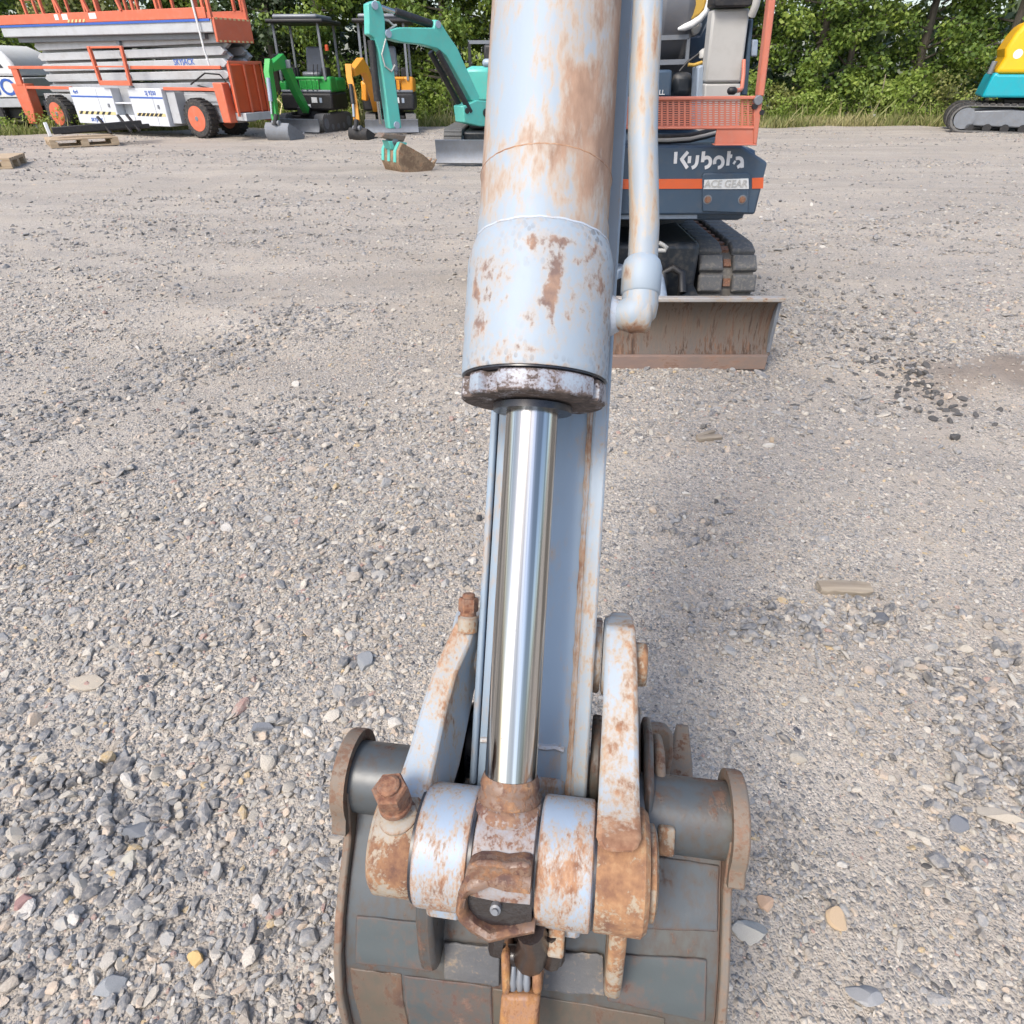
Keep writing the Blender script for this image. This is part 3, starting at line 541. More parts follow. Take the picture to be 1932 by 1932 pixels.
for t, r0 in ((.527, .0820), (.5285, .0838), (.531, .0842), (.538, .0842), (.546, .0842), (.549, .0838), (.5505, .0820)):
    row = []
    for i in range(n):
        ang = 360 * i / n; slot = any(abs((ang - c + 180) % 360 - 180) < w for c, w in ((-58, 7), (-30, 6.5), (62, 4), (150, 7), (210, 7), (100, 5)))
        r = r0 - (.0085 if slot else 0); row.append(Vector((math.sin(R_(ang)) * r, t, math.cos(R_(ang)) * r)))
    rings.append(row)
mb = MB().loft(rings); fb(mb, 'gland_ring', M['gland'], cyl_, sm=25, rust=lambda q: .22 * (abs(q.y - .539) > .009) + (.22 if math.hypot(q.x, q.z) < .078 else 0))
mb = MB().lathe((0, 0, 0), A_, [(.034, .5155), (.046, .5165), (.0465, .524), (.034, .524)], 64, True); fb(mb, 'wiper_seal', M['oil'], cyl_)
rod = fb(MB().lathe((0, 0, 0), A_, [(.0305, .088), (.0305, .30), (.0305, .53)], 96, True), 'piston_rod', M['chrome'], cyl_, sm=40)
mb = MB().lathe((0, 0, 0), A_, [(.038, .032), (.0445, .048), (.0440, .058), (.0385, .0635)], 48, True); fb(mb, 'eye_collar', M['eye'], cyl_, sm=50)
mb = MB().lathe((0, 0, 0), A_, [(.0365, .062), (.0378, .067), (.0345, .073), (.0342, .078), (.0352, .081), (.0335, .087), (.0312, .093)], 48, True); fb(mb, 'rod_collar', M['lug'], cyl_, sm=50)
mb = MB().lathe((-.0325, 0, 0), X, [(.060, 0), (.0645, .003), (.0648, .02), (.0650, .035), (.0648, .05), (.0645, .0685), (.060, .0715)], 56, True); fb(mb, 'rod_eye', M['eye'], cyl_, sm=40)

# the torn lifting lug on the rod eye
lug = MB()
lug.prism([(-.031, .024, .056), (-.020, .030, .056), (-.004, .032, .056), (.010, .031, .056), (.026, .035, .056), (.0370, .034, .056), (.0368, .004, .05), (.010, .004, .05), (-.018, .001, .05), (-.037, -.008, .05)], (0, 0, .026))
lug = fb(lug, 'lifting_lug', M['lug'], EXC, bevel=.004, rust=lambda q: .1)
outer = [(.037, .022), (.010, .023), (-.012, .018), (-.028, .010), (-.038, -.001), (-.0425, -.015), (-.0425, -.030), (-.039, -.044), (-.026, -.055), (-.004, -.060), (.018, -.057), (.043, -.046)]
inner = [(.037, .001), (.012, .001), (-.006, -.001), (-.018, -.005), (-.026, -.010), (-.031, -.017), (-.032, -.025), (-.030, -.033), (-.020, -.042), (-.004, -.047), (.016, -.044), (.043, -.035)]
mb = MB(); rings = []
for i, (o_, i_) in enumerate(zip(outer, inner)):
    h0, h1 = .046, .083 - .012 * (i / 11) + .004 * math.sin(i * 2.3); m_ = ((o_[0] + i_[0]) / 2, (o_[1] + i_[1]) / 2)
    rings.append([Vector((*o_, h0)), Vector((*o_, h1 - .012)), Vector((o_[0] * .8 + m_[0] * .2, o_[1] * .8 + m_[1] * .2, h1 - .004)), Vector((*m_, h1)), Vector((i_[0] * .8 + m_[0] * .2, i_[1] * .8 + m_[1] * .2, h1 - .003)), Vector((*i_, h1 - .012)), Vector((*i_, h0))])
mb.loft(rings); fb(mb, 'lug_ring', M['lug'], lug, sm=50, rust=lambda q: .1)
mb = MB().lathe((-.0285, 0, -.003), X, [(.066, 0), (.0665, .02), (.0665, .045), (.066, .064)], 40, True); mb2 = MB()
mb2.prism([(-.034, -.004, .056), (.037, .004, .056), (.039, -.04, .056), (-.002, -.05, .056), (-.034, -.036, .056)], (0, 0, .0055)); fb(mb2, 'grease_cavity', M['grease'], lug)
mb2 = MB().lathe((.0, -.026, .061), NN, [(.006, 0), (.006, .008), (.0035, .009), (.0035, .012)], 12); fb(mb2, 'grease_nipple', M['steel'], lug)

# spacer collars, link bosses, bolts
for a, b in ((-.1, -.0965), (-.0355, -.0315), (.0383, .0415), (.1005, .1045)): fb(MB().cyl((a, 0, 0), (b, 0, 0), .0645, 48), 'gap_shade_disc', M['oil'], EXC)  # black discs added to darken the lit gaps between collars and bosses
for x0, x1, r, nm in ((-.0975, -.0345, .0675, 'spacer_collar'), (.0405, .1015, .0685, 'spacer_collar')):
    w = x1 - x0; mb = MB().lathe((x0, 0, 0), X, [(r - .004, 0), (r - .0006, .002), (r, .006)] + [(r, .006 + (w - .012) * j / 8) for j in range(1, 9)] + [(r - .0006, w - .002), (r - .004, w)], 72, True)
    col_ = fb(mb, nm, M['knuckle'], EXC, sm=40, rust=rustmap([(830, 1690, 40, 40, .22), (800, 1600, 22, 60, .18), (880, 1640, 16, 60, .10), (1065, 1660, 50, 40, .25), (1095, 1600, 22, 60, .2), (830, 1515, 40, 40, -.3), (1060, 1540, 40, 40, -.3)], .02))
for x0, x1 in ((-.088, -.045), (.05, .092)): fb(MB().prism([(x0, -.03, .045), (x0, -.075, .02), (x0, -.10, -.03), (x0, -.06, -.06), (x0, .02, -.06)], (x1 - x0, 0, 0)), 'bucket_link', M['knuckle'], EXC, bevel=.006)
mb = MB().box((.056, -.092, .018), (.0745, -.04, .034)); fb(mb, 'stop_tab', M['rusty'], EXC, bevel=.003)
def link_stations(st, back, skew=.001):
    rings = []
    for xl, yl, xr, yr, n_ in st:
        l, r = fl(xl, yl, n_), fl(xr, yr, n_); rings.append([l, r, Vector((r.x + skew, r.y, n_ - back)), Vector((l.x + .004, l.y, n_ - back))])
    return rings
mb = MB().loft(link_stations([(866, 1166, 898, 1168, -.125), (858, 1176, 897, 1176, -.10), (840, 1215, 885, 1217, -.085), (815, 1270, 859, 1275, -.062), (795, 1330, 842, 1335, -.042), (772, 1410, 825, 1415, -.015), (750, 1475, 808, 1490, .008), (733, 1530, 793, 1535, .03), (722, 1570, 783, 1572, .035)], .085, .020))
mb.cyl((-.108, .205, -.165), (-.0915, .205, -.165), .055, 32)
left = fb(mb, 'guide_link', M['link'], EXC, bevel=.005, rust=rustmap([(870, 1190, 16, 10, .2), (760, 1500, 20, 30, .15)], -.01))
mb = MB().loft(link_stations([(1152, 1172, 1190, 1174, -.125), (1143, 1182, 1199, 1184, -.10), (1140, 1250, 1203, 1252, -.072), (1136, 1350, 1205, 1352, -.045), (1131, 1450, 1206, 1452, -.012), (1127, 1530, 1208, 1532, .018), (1124, 1585, 1211, 1588, .056), (1130, 1600, 1206, 1602, .062), (1150, 1612, 1190, 1613, .066)], .09))
mb.cyl((.100, .205, -.165), (.132, .205, -.165), .055, 32)
right = fb(mb, 'guide_link', M['rustlink'], EXC, bevel=.007, label='rusty right-hand guide link', rust=rustmap([(1150, 1190, 22, 26, -.45), (1150, 1260, 16, 70, -.3), (1155, 1330, 14, 50, -.28), (1195, 1250, 10, 60, .15), (1180, 1310, 10, 50, .3), (1170, 1590, 70, 34, .55)], -.0))
mb = MB().lathe((-.151, 0, 0), X, [(.056, 0), (.0615, .005), (.0615, .03), (.0615, .046), (.0595, .0515)], 64, True); fb(mb, 'link_boss', M['rusty'], left, sm=40, rust=rustmap([(735, 1560, 40, 22, -.35), (740, 1640, 40, 40, .1)], .06))
mb = MB().lathe((.1035, 0, 0), X, [(.064, 0), (.066, .003), (.066, .03), (.066, .052), (.061, .0575)], 64, True); fb(mb, 'link_boss', M['rusty'], right, sm=40, rust=rustmap([(1165, 1640, 60, 50, .12)], .10))
mb = MB().lathe((.1625, -.0, .0), X, [(.050, 0), (.050, .006), (.043, .009)], 32, True); fb(mb, 'pin_cap', M['rusty'], right, sm=40)
def hexnut(base, ax, r, L, tip, rt):
    mb = MB(); ax = Vector(ax).normalized(); b = Vector(base)
    mb.lathe(b - ax * L * .75, ax, [(r * .92, 0), (r * .92, L * .28), (r * .80, L * .3), (r * .80, L * .74)], 24, True)
    mb.lathe(b, ax, [(r * .93, 0), (r, L * .12), (r, L * .86), (r * .9, L)], 6, True)
    mb.lathe(b + ax * L, ax, [(rt, -.001), (rt, tip * .7), (rt * .75, tip)], 16, True); return mb
fb(hexnut((-.1255, .071, .050), (-.06, .80, .6), .0205, .021, .006, .0125), 'bolt', M['nut'], left, sm=30)
fb(MB().lathe((-.1215, .035, .030), (-.06, .80, .6), [(.0225, 0), (.0225, .014), (.0195, .016)], 24), 'bolt_seat', M['rusty'], left, sm=40)
fb(hexnut((-.082, .262, -.098), (0, 1, .12), .0135, .019, .006, .0085), 'bolt', M['nut'], left, sm=30)
fb(MB().lathe((-.082, .235, -.10), (0, 1, .1), [(.0135, 0), (.0135, .02), (.011, .022)], 20), 'bolt_seat', M['rusty'], left, sm=40)

# hydraulic pipe along the cylinder
pp = [Vector((.0985, 1.34, 0)), Vector((.1045, 1.05, 0)), Vector((.1060, .96, 0)), Vector((.1063, .90, 0)), Vector((.1085, .84, 0)), Vector((.1125, .79, 0)), Vector((.1165, .735, 0)), Vector((.1170, .69, 0))]
fine = []
for i in range(len(pp) - 1): fine += [pp[i].lerp(pp[i + 1], j / 8) for j in range(8)]
pipe = fb(MB().tube(fine + [pp[-1]], .0170, 40), 'hydraulic_pipe', M['pipe'], EXC, sm=60, rust=rustmap([(1195, 450, 7, 80, .42), (1190, 300, 6, 80, .3), (1212, 30, 4, 60, .3), (1206, 110, 4, 40, .25), (1230, 250, 4, 50, .28), (1236, 60, 6, 90, .28), (1213, 200, 4, 40, .2), (1225, 300, 5, 50, .25), (1236, 380, 5, 60, .22)], -.10))
mb = MB().lathe((.1165, .655, 0), A_, [(.0195, 0), (.0225, .003), (.0228, .022), (.0228, .032), (.0205, .0395), (.0172, .0435)], 44, True); fb(mb, 'coupling', M['pipe'], pipe, sm=50, rust=rustmap([(1184, 525, 10, 22, .62), (1240, 520, 8, 20, .2)], -.06))
mb = MB().tube([Vector(p) for p in ((.1165, .660, 0), (.1165, .646, 0), (.1155, .640, 0), (.112, .6355, 0), (.106, .6335, 0), (.096, .6335, -.003), (.078, .6335, -.008))], [.0205, .0210, .0218, .022, .0215, .0165, .0165], 32)
mb.lathe((.110, .634, 0), X, [(.0205, 0), (.0205, .015), (.017, .0195), (.006, .0215)], 32, True); fb(mb, 'elbow', M['pipe'], pipe, sm=60, rust=rustmap([(1200, 622, 26, 12, .75), (1175, 618, 12, 10, .4), (1185, 545, 7, 6, .35)], -.08))
mb = MB().lathe((.076, .6345, -.008), X, [(.026, 0), (.0255, .006), (.021, .013), (.0175, .019)], 32, True); fb(mb, 'weld_bead', M['weld'], pipe, sm=60)

# bucket
TC = (.024, -.100); BX0, BX1 = -.217, .262
tubes_ = [MB().cyl((BX0 - .009, *TC), (-.088, *TC), .0465, 48), MB().cyl((.108, *TC), (BX1 + .009, *TC), .0465, 48)]
shell = [(-.005, -.088), (-.05, -.084), (-.10, -.074), (-.15, -.068), (-.20, -.070), (-.26, -.085), (-.33, -.118), (-.39, -.165), (-.43, -.225), (-.445, -.29), (-.42, -.355), (-.35, -.41), (-.26, -.440), (-.17, -.452), (-.10, -.455)]
mb = MB(); th_ = .010
def shellring(p0, t): return [Vector((BX0 + .001, p0[0], p0[1])), Vector((BX1 - .001, p0[0], p0[1])), Vector((BX1 - .001, p0[0] + t[0], p0[1] + t[1])), Vector((BX0 + .001, p0[0] + t[0], p0[1] + t[1]))]
def off(i):
    a, b = Vector(shell[max(0, i - 1)]), Vector(shell[min(len(shell) - 1, i + 1)]); t = (b - a).normalized(); return (-t.y * -th_, t.x * -th_) if False else (t.y * -th_ * -1, -t.x * -th_ * -1)
rings = []
for i, p in enumerate(shell):
    ctr = Vector((-.2, -.25)); d = (ctr - Vector(p)).normalized() * th_; rings.append(shellring(p, (d.x, d.y)))
mb.loft(rings); bucket = fb(mb, 'bucket', M['bucket'], EXC, sm=40)
for q in tubes_: fb(q, 'cross_tube', M['bucket'], bucket, sm=40)
outl = [(.02, -.052), (-.05, -.070), (-.10, -.062), (-.15, -.056), (-.20, -.058), (-.26, -.073), (-.33, -.107), (-.395, -.155), (-.442, -.22), (-.458, -.29), (-.43, -.365), (-.355, -.422), (-.26, -.452), (-.12, -.46), (-.06, -.30), (.04, -.17)]
for x0, x1 in ((BX0 - .011, BX0), (BX1, BX1 + .011)):
    side = fb(MB().prism([(x0, a, n_) for a, n_ in outl], (x1 - x0, 0, 0)), 'bucket_side_plate', M['bucketrim'], bucket, bevel=.003)
    fx0, fx1 = (x0 - .011, x0 + .009) if x0 < 0 else (x1 - .009, x1 + .011)
    pol = []
    for i in range(28):
        an = R_(-40 + i * 10); rr = .061; pol.append((TC[0] + rr * math.sin(an) * 1.02, TC[1] + rr * math.cos(an)))
    pol = pol[:20] + [(-.005, -.17), (-.036, -.10), (-.038, -.055)]
    inner = [(TC[0] + (a - TC[0]) * .765, TC[1] + (b - TC[1]) * .765) for a, b in pol]
    rim = MB(); fxo, fxi = (fx0, fx1) if x0 < 0 else (fx1, fx0)
    rim.loft([[Vector((fxi, a, b)) for a, b in pol], [Vector((fxo, a, b)) for a, b in pol], [Vector((fxo, a, b)) for a, b in inner], [Vector((fxi, a, b)) for a, b in inner], [Vector((fxi, a, b)) for a, b in pol]], False)
    fb(rim, 'end_flange', M['bucketrim'], side, bevel=.003, sm=35)
def shell_n(a):
    for (a0, n0), (a1, n1) in zip(shell, shell[1:]):
        if a1 <= a <= a0: return n0 + (n1 - n0) * (a0 - a) / (a0 - a1)
    return shell[0][1]
def wear(pts, up, mat, rows=9, cols=9):     # a thin plate that follows the shell, its edge a little uneven
    c = [fl(x, y, -.066) for x, y in pts]; top, bot, rnd = [], [], random.Random(int(pts[0][0]))
    for i in range(rows + 1):
        t, b_ = [], []
        for j in range(cols + 1):
            p = c[0].lerp(c[1], j / cols).lerp(c[3].lerp(c[2], j / cols), i / rows)
            if i in (0, rows): p.y += rnd.uniform(-.0006, .0006)
            p.x = min(max(p.x, BX0 + .003), BX1 - .003); n_ = shell_n(p.y) + rnd.uniform(-.0005, .0005); t.append(Vector((p.x, p.y, n_ + up))); b_.append(Vector((p.x, p.y, n_ - .006)))
        top.append(t); bot.append(b_)
    return fb(MB().loft([t + b_[::-1] for t, b_ in zip(top, bot)]), 'wear_plate', mat, bucket, bevel=.0015)
wear([(672, 1728), (812, 1744), (812, 1836), (668, 1822)], .0025, M['wearlow'])
wear([(838, 1776), (944, 1785), (942, 1862), (838, 1849)], .006, M['tread'])
wear([(1022, 1790), (1138, 1800), (1141, 1878), (1024, 1868)], .006, M['tread'])
wear([(1143, 1800), (1334, 1812), (1332, 1934), (1146, 1893)], .003, M['wearlow'])
wear([(1222, 1628), (1372, 1650), (1368, 1765), (1214, 1758)], .002, M['bucket'])
wear([(655, 1835), (754, 1846), (752, 2010), (655, 2010)], .0015, M['bucketlow'])
wear([(757, 1848), (926, 1868), (922, 2010), (755, 2010)], .002, M['wearlow'])
wear([(928, 1872), (1256, 1930), (1256, 2010), (925, 2010)], .0015, M['bucketlow'])
def ear(x0, x1, prof, mat, label=None): return fb(MB().prism([(x0, a, b) for a, b in prof], (x1 - x0, 0, 0)), 'bucket_ear', mat, bucket, bevel=.006, label=label)
ear(-.105, -.083, [(-.045, .012), (-.10, .002), (-.155, -.022), (-.182, -.040), (-.19, -.06), (-.17, -.075), (-.02, -.09), (.03, -.10), (.10, -.15), (.11, -.20), (.05, -.20)], M['bucket'])
ear(.124, .144, [(-.03, .022), (-.085, .012), (-.155, -.022), (-.178, -.038), (-.186, -.055), (-.17, -.075), (-.02, -.09), (.0, -.10), (.0, -.2)], M['rusty'], 'tan rusty right ear')
ear(.160, .172, [(.0, -.05), (.07, -.06), (.118, -.11), (.125, -.17), (.09, -.22), (-.02, -.20)], M['bucket'])
ear(.148, .157, [(.0, -.08), (.08, -.10), (.14, -.16), (.12, -.22), (-.02, -.20)], M['bucketrim'])
ear(.176, .190, [(.0, -.07), (.065, -.09), (.095, -.13), (.10, -.18), (.05, -.22), (-.02, -.20)], M['bucketrim'])
for a, b in ((-.125, -.088), (.092, .106)): fb(MB().cyl((a, .055, -.17), (b, .055, -.17), .062, 36), 'pin_boss', M['bucket'], bucket, bevel=.004)
mb = MB().cyl((-.087, .055, -.185), (-.067, .055, -.185), .05, 24); fb(mb, 'pivot_seal', M['oil'], bucket)
mb = MB().box((.178, -.005, -.062), (.198, .030, -.045)); fb(mb, 'pin_lock', M['rusty'], bucket, bevel=.004)
fb(MB().box((BX0 + .002, -.115, -.462), (BX1 - .002, -.045, -.444)), 'lip', M['bucketrim'], bucket, bevel=.004)
for j, x in enumerate((-.205, -.09, .025, .14, .255)):
    w = .021; x = min(x, .262); tooth = MB().loft([[Vector((x - ww, a, n0)), Vector((x + ww, a, n0)), Vector((x + ww, a, n1)), Vector((x - ww, a, n1))] for a, ww, n0, n1 in ((-.12, w, -.428, -.478), (-.055, w, -.428, -.474), (-.035, w * .95, -.432, -.470), (.015, w * .6, -.438, -.458), (.032, w * .5, -.442, -.452))])
    fb(tooth, 'tooth', M['nut'] if j % 2 else M['bucketrim'], bucket, bevel=.003)
fb(MB().loft([[Vector((.205 - w, a, n0)), Vector((.205 + w, a, n0)), Vector((.205 + w, a, n0 - .03)), Vector((.205 - w, a, n0 - .03))] for a, w, n0 in ((-.10, .02, -.40), (.0, .028, -.37), (.038, .024, -.36), (.052, .012, -.36))]), 'side_cutter', M['bucketrim'], bucket, bevel=.006)

# the lifting hook hanging from the lug
def hx(px, py, n_): return fl(px, py, n_)
hk = MB(); n0, n1 = .004, -.034
for x0, x1 in ((945, 961), (1003, 1021)): hk.prism([hx(x0 - 1, 1800, n0), hx(x1, 1800, n0), hx(x1 + 1, 1880, n0), hx(x0 + 1, 1880, n0)], (0, 0, n1 - n0))
hk.prism([hx(945, 1879, n0), hx(1019, 1881, n0), hx(1014, 1935, n0), hx(1012, 1990, n0), hx(1000, 2040, n0), hx(950, 2040, n0), hx(936, 1990, n0), hx(941, 1935, n0)], (0, 0, n1 - n0))
hook = fb(hk, 'lifting_hook', M['hook'], EXC, bevel=.006)
for i, px in enumerate((969, 982, 995)):
    p, q = hx(px, 1822, -.008), hx(px - 1, 1872, -.008); fb(MB().tube([p, p.lerp(q, .5) + Vector((0, 0, .005)), q], [.0035, .0048, .0035], 10), 'spring_coil', M['steel'], hook, sm=60)
mb = MB(); a_ = hx(950, 1800, -.012); b_ = hx(1052, 1806, -.012); mb.tube([a_, b_], .011, 12); mb.tube([hx(1000, 1752, .05), hx(1010, 1775, .025), hx(1000, 1805, -.005)], [.016, .018, .02], 12)
mb.tube([hx(1040, 1760, .03), hx(1045, 1785, .01), hx(1040, 1812, -.01)], [.008, .012, .012], 10); fb(mb, 'greasy_shackle', M['grease'], EXC, sm=60)
fb(MB().box((-.02, -.15, -.064), (.075, -.10, -.03)), 'greasy_block', M['grease'], bucket, bevel=.008)

# ---------------------------------------------------------------- the same excavator: blade, tracks, house
def pan(name, pts, Y, depth, mat, parent=EXC, bevel=0, label=None):
    return MB().prism([atY(x, y, Y) for x, y in pts], (0, depth, 0)).build(name, mat, parent, bevel=bevel, label=label)
def Z3(x, y): return (1144 + .1838 * x, .1838 * y)
def Z4(x, y): return (1120.6 + .2042 * x, 331.5 + .2042 * y)
bp_ = [(3.165, .075), (3.185, .11), (3.205, .17), (3.212, .23), (3.205, .29), (3.185, .33), (3.155, .362)]
bl = MB().sheet(bp_, .02, 1.335, -.016).build('dozer_blade', M['blade'], EXC, sm=40)
MB().box((.025, 3.135, .010), (1.318, 3.158, .085)).build('cutting_edge', M['bladelip'] if False else paint('blade_red_brown_edge', (.24, .17, .145), .6, .12, 14, (.4, 1, 1), .4, stain=(.3, .19, .14), rusts=((.08, .045, .035), (.2, .12, .085), (.29, .18, .13), (.34, .23, .17))), bl, bevel=.003)
MB().box((.02, 3.135, .357), (1.34, 3.178, .378)).build('blade_lip', M['bladelip'], bl, bevel=.005)
MB().box((1.320, 3.17, .09), (1.337, 3.235, .355)).build('end_rib', M['steel'], bl, bevel=.003)
MB().box((.018, 3.17, .09), (.034, 3.235, .355)).build('end_rib', M['steel'], bl, bevel=.003)
for x in (.38, .98): MB().bar((x, 3.23, .17), (x, 4.0, .30), .09, .11).build('blade_arm', M['darknavy'], EXC, bevel=.01)
cy = MB().cyl((.79, 3.32, .22), (.79, 3.75, .42), .045, 20); cy.build('blade_cylinder', M['paleblue'], EXC, bevel=.003)
MB().tube([atY(*Z4(640, 1080), 3.55), atY(*Z4(640, 900), 3.6), atY(*Z4(725, 850), 3.6), atY(*Z4(810, 900), 3.6), atY(*Z4(815, 1080), 3.55)], .022, 10).build('cylinder_bracket', M['black'], EXC, sm=60)
MB().tube([atY(*Z4(565, 690), 3.6), atY(*Z4(660, 690), 3.6), atY(*Z4(672, 665), 3.6), atY(*Z4(640, 640), 3.6), atY(*Z4(600, 620), 3.6)], .011, 10).build('tie_handle', M['beige'], EXC, sm=60)
MB().box((.32, 3.66, .20), (1.03, 5.3, .52)).build('undercarriage_frame', M['darknavy'], EXC, bevel=.03)
MB().lathe((.68, 4.55, .50), (0, 0, 1), [(.46, 0), (.46, .16)], 48).build('slew_ring', M['black'], EXC)
# crawler tracks: one belt and its shoes each
TR, TY0, TY1, TZ = .205, 3.90, 5.20, .245
def track_pt(s):
    L = TY1 - TY0; P = 2 * L + 2 * math.pi * TR; s %= P
    if s < L: return Vector((0, TY1 - s, TZ + TR)), Vector((0, 0, 1))
    s -= L
    if s < math.pi * TR: a = s / TR; return Vector((0, TY0 - math.sin(a) * TR, TZ + math.cos(a) * TR)), Vector((0, -math.sin(a), math.cos(a)))
    s -= math.pi * TR
    if s < L: return Vector((0, TY0 + s, TZ - TR)), Vector((0, 0, -1))
    a = (s - L) / TR; return Vector((0, TY1 + math.sin(a) * TR, TZ - math.cos(a) * TR)), Vector((0, math.sin(a), -math.cos(a)))
PER = 2 * (TY1 - TY0) + 2 * math.pi * TR; NS = 38
shoe_mesh = None
for cx in (1.215, .145):
    rings = []
    for i in range(96):
        p, nn = track_pt(PER * i / 96); q = p - nn * .028; rings.append([p + Vector((cx - .15, 0, 0)), p + Vector((cx + .15, 0, 0)), q + Vector((cx + .15, 0, 0)), q + Vector((cx - .15, 0, 0))])
    rings.append(rings[0]); tr = MB().loft(rings, False).build('crawler_track', M['dustrubber'], EXC, sm=30)
    MB().box((cx - .10, TY0 - .05, TZ - .10), (cx + .10, TY1 + .05, TZ + .13)).build('track_frame', M['darknavy'], EXC, bevel=.02)
    for yy in (TY0, TY1): MB().cyl((cx - .06, yy, TZ), (cx + .06, yy, TZ), TR - .035, 24).build('sprocket' if yy == TY1 else 'idler_wheel', M['darknavy'], EXC, bevel=.01)
    for i in range(NS):
        p, nn = track_pt(PER * (i + .35) / NS); t = Vector((0, -nn.z, nn.y)); Mx = Matrix(((1, 0, 0, cx), (0, t.y, nn.y, p.y), (0, t.z, nn.z, p.z), (0, 0, 0, 1)))
        if shoe_mesh is None:
            hl = PER / NS * .46; mb = MB()
            for sx in (-1, 1):
                mb.loft([[Vector((sx * a, -hl * k, z)), Vector((sx * b, -hl * k * .96, z)), Vector((sx * b, hl * k * .96, z)), Vector((sx * a, hl * k, z))] for a, b, k, z in ((.028, .162, 1, -.002), (.028, .162, 1, .026), (.036, .150, .8, .036))])
            o = mb.build('track_shoe', M['rubber'], tr, Mx, bevel=.004); shoe_mesh = o; off_ = (WM[o.name].inverted() @ Mx).inverted()
            lk = MB().box((-.02, -hl * .55, -.002), (.02, hl * .35, .014)).build('track_link', M['nut'], tr, Mx); off2 = (WM[lk.name].inverted() @ Mx).inverted()
        else:
            dup(shoe_mesh, Mx @ off_, tr); dup(lk, Mx @ off2, tr)
# swing bracket, boom
MB().prism([(.27, 3.42, .46), (.27, 3.75, .46), (.27, 3.75, 1.0), (.27, 3.42, .95)], (.24, 0, 0)).build('swing_bracket', M['darknavy'], EXC, bevel=.02)
MB().cyl((.50, 3.50, .50), (.50, 3.50, .86), .045, 20).build('swing_pin', M['beige'], EXC, bevel=.01)
MB().bar((.52, 3.5, .40), (.60, 3.6, .40), .10, .05).build('pin_cap', M['paleblue'], EXC, bevel=.005)
bpts = [((.385, 3.58, .90), .24), ((.36, 3.35, 1.45), .27), ((.30, 2.95, 2.02), .32), ((.22, 2.35, 2.22), .28), ((.13, 1.55, 1.98), .22), ((.105, 1.24, 1.72), .16)]
rings = []
for i, (p, hgt_) in enumerate(bpts):
    p = Vector(p); t = (Vector(bpts[min(i + 1, 5)][0]) - Vector(bpts[max(i - 1, 0)][0])).normalized(); s = t.cross(Vector((0, 0, 1))).normalized(); u = s.cross(t)
    rings.append([p + s * .075 + u * hgt_ / 2, p - s * .075 + u * hgt_ / 2, p - s * .075 - u * hgt_ / 2, p + s * .075 - u * hgt_ / 2])
MB().loft(rings).build('boom', M['arm'], EXC, bevel=.008)
# house front
HY = 3.55
fp = pan('front_panel', [(935, 275), (1400, 275), (1449, 307), (1425, 405), (950, 408)], HY, .42, M['navy'], bevel=.012)
pan('panel_trim', [(1000, 405), (1316, 404), (1316, 413), (1000, 415)], HY + .03, .3, M['paleblue'], fp, .003)
hatch = pan('battery_hatch', [Z4(1003, 5), Z4(1020, -22), Z4(1425, -28), Z4(1442, 0), Z4(1425, 345), Z4(1003, 330)], HY - .011, .02, M['navy'], fp, .004)
pan('stripe', [(1000, 339), (1325, 337.6), (1325, 356), (1000, 357.5)], HY - .004, .006, M['orange'], fp)
pan('stripe', [Z4(1462, 22), Z4(1568, 18), Z4(1562, 118), Z4(1462, 120)], HY - .004, .006, M['orange'], fp)
lab = pan('name_plate', [Z4(1022, 38), Z4(1428, 26), Z4(1432, 122), Z4(1014, 124)], HY - .0155, .005, M['white'], fp)
pc = atY(*Z4(1222, 77), HY - .018); text('ACE GEAR', .046, Matrix.Translation(pc) @ Matrix.Rotation(R_(90), 4, 'X'), M['beige'], fp, ext=.0012)
for x in (1050, 1370):
    q = atY(*Z4(x, 220), HY - .011); MB().cyl(q, q + Vector((0, -.007, 0)), .016, 14).build('hatch_bolt', M['nut'], fp, bevel=.002)
    MB().cyl(q + Vector((0, .002, 0)), q + Vector((0, -.003, 0)), .022, 18).build('bolt_washer', M['steel'], fp)
LOGO = [[[(715, 1560), (708, 1680)], [(838, 1558), (766, 1645)], [(772, 1632), (832, 1726)]], [[(857, 1603), (850, 1675)], [(938, 1595), (930, 1675), (912, 1708), (878, 1724)]],
        [[(1000, 1555), (988, 1665)], [(998, 1632), (1035, 1612), (1068, 1632), (1070, 1680), (1045, 1712), (1012, 1722)]], [[(1112, 1685), (1112, 1645), (1140, 1614), (1178, 1616), (1200, 1650), (1195, 1690), (1172, 1716), (1145, 1722)]],
        [[(1262, 1552), (1246, 1700)], [(1262, 1606), (1292, 1604)]], [[(1330, 1628), (1365, 1620), (1396, 1640), (1395, 1722)], [(1345, 1718), (1368, 1704), (1388, 1684)], [(1308, 1662), (1324, 1674)]]]
def stroke(P, w, dep, soft=2):                       # a ribbon of even width with rounded bends
    for _ in range(soft):
        if len(P) > 2: P = [P[0]] + [q for a, b in zip(P, P[1:]) for q in (a.lerp(b, .25), a.lerp(b, .75))][1:-1] + [P[-1]]
    rings = []
    for i, p in enumerate(P):
        t = (P[min(i + 1, len(P) - 1)] - P[max(i - 1, 0)]).normalized(); u = Vector((-t.z, 0, t.x)) * w / 2; rings.append([p + u, p - u, p - u + Vector((0, dep, 0)), p + u + Vector((0, dep, 0))])
    return rings
for li, L in enumerate(LOGO):
    mb = MB()
    for k, st in enumerate(L): mb.loft(stroke([atY(*Z3(*p), HY - .004 - .0004 * k) for p in st], .0155, .01, 2 if li else 0))
    mb.build('letter', M['logo'], fp, sm=0)
MB().box((.02, HY + .05, .64), (1.22, 5.5, .97)).build('house_base', M['navy'], EXC, bevel=.03)
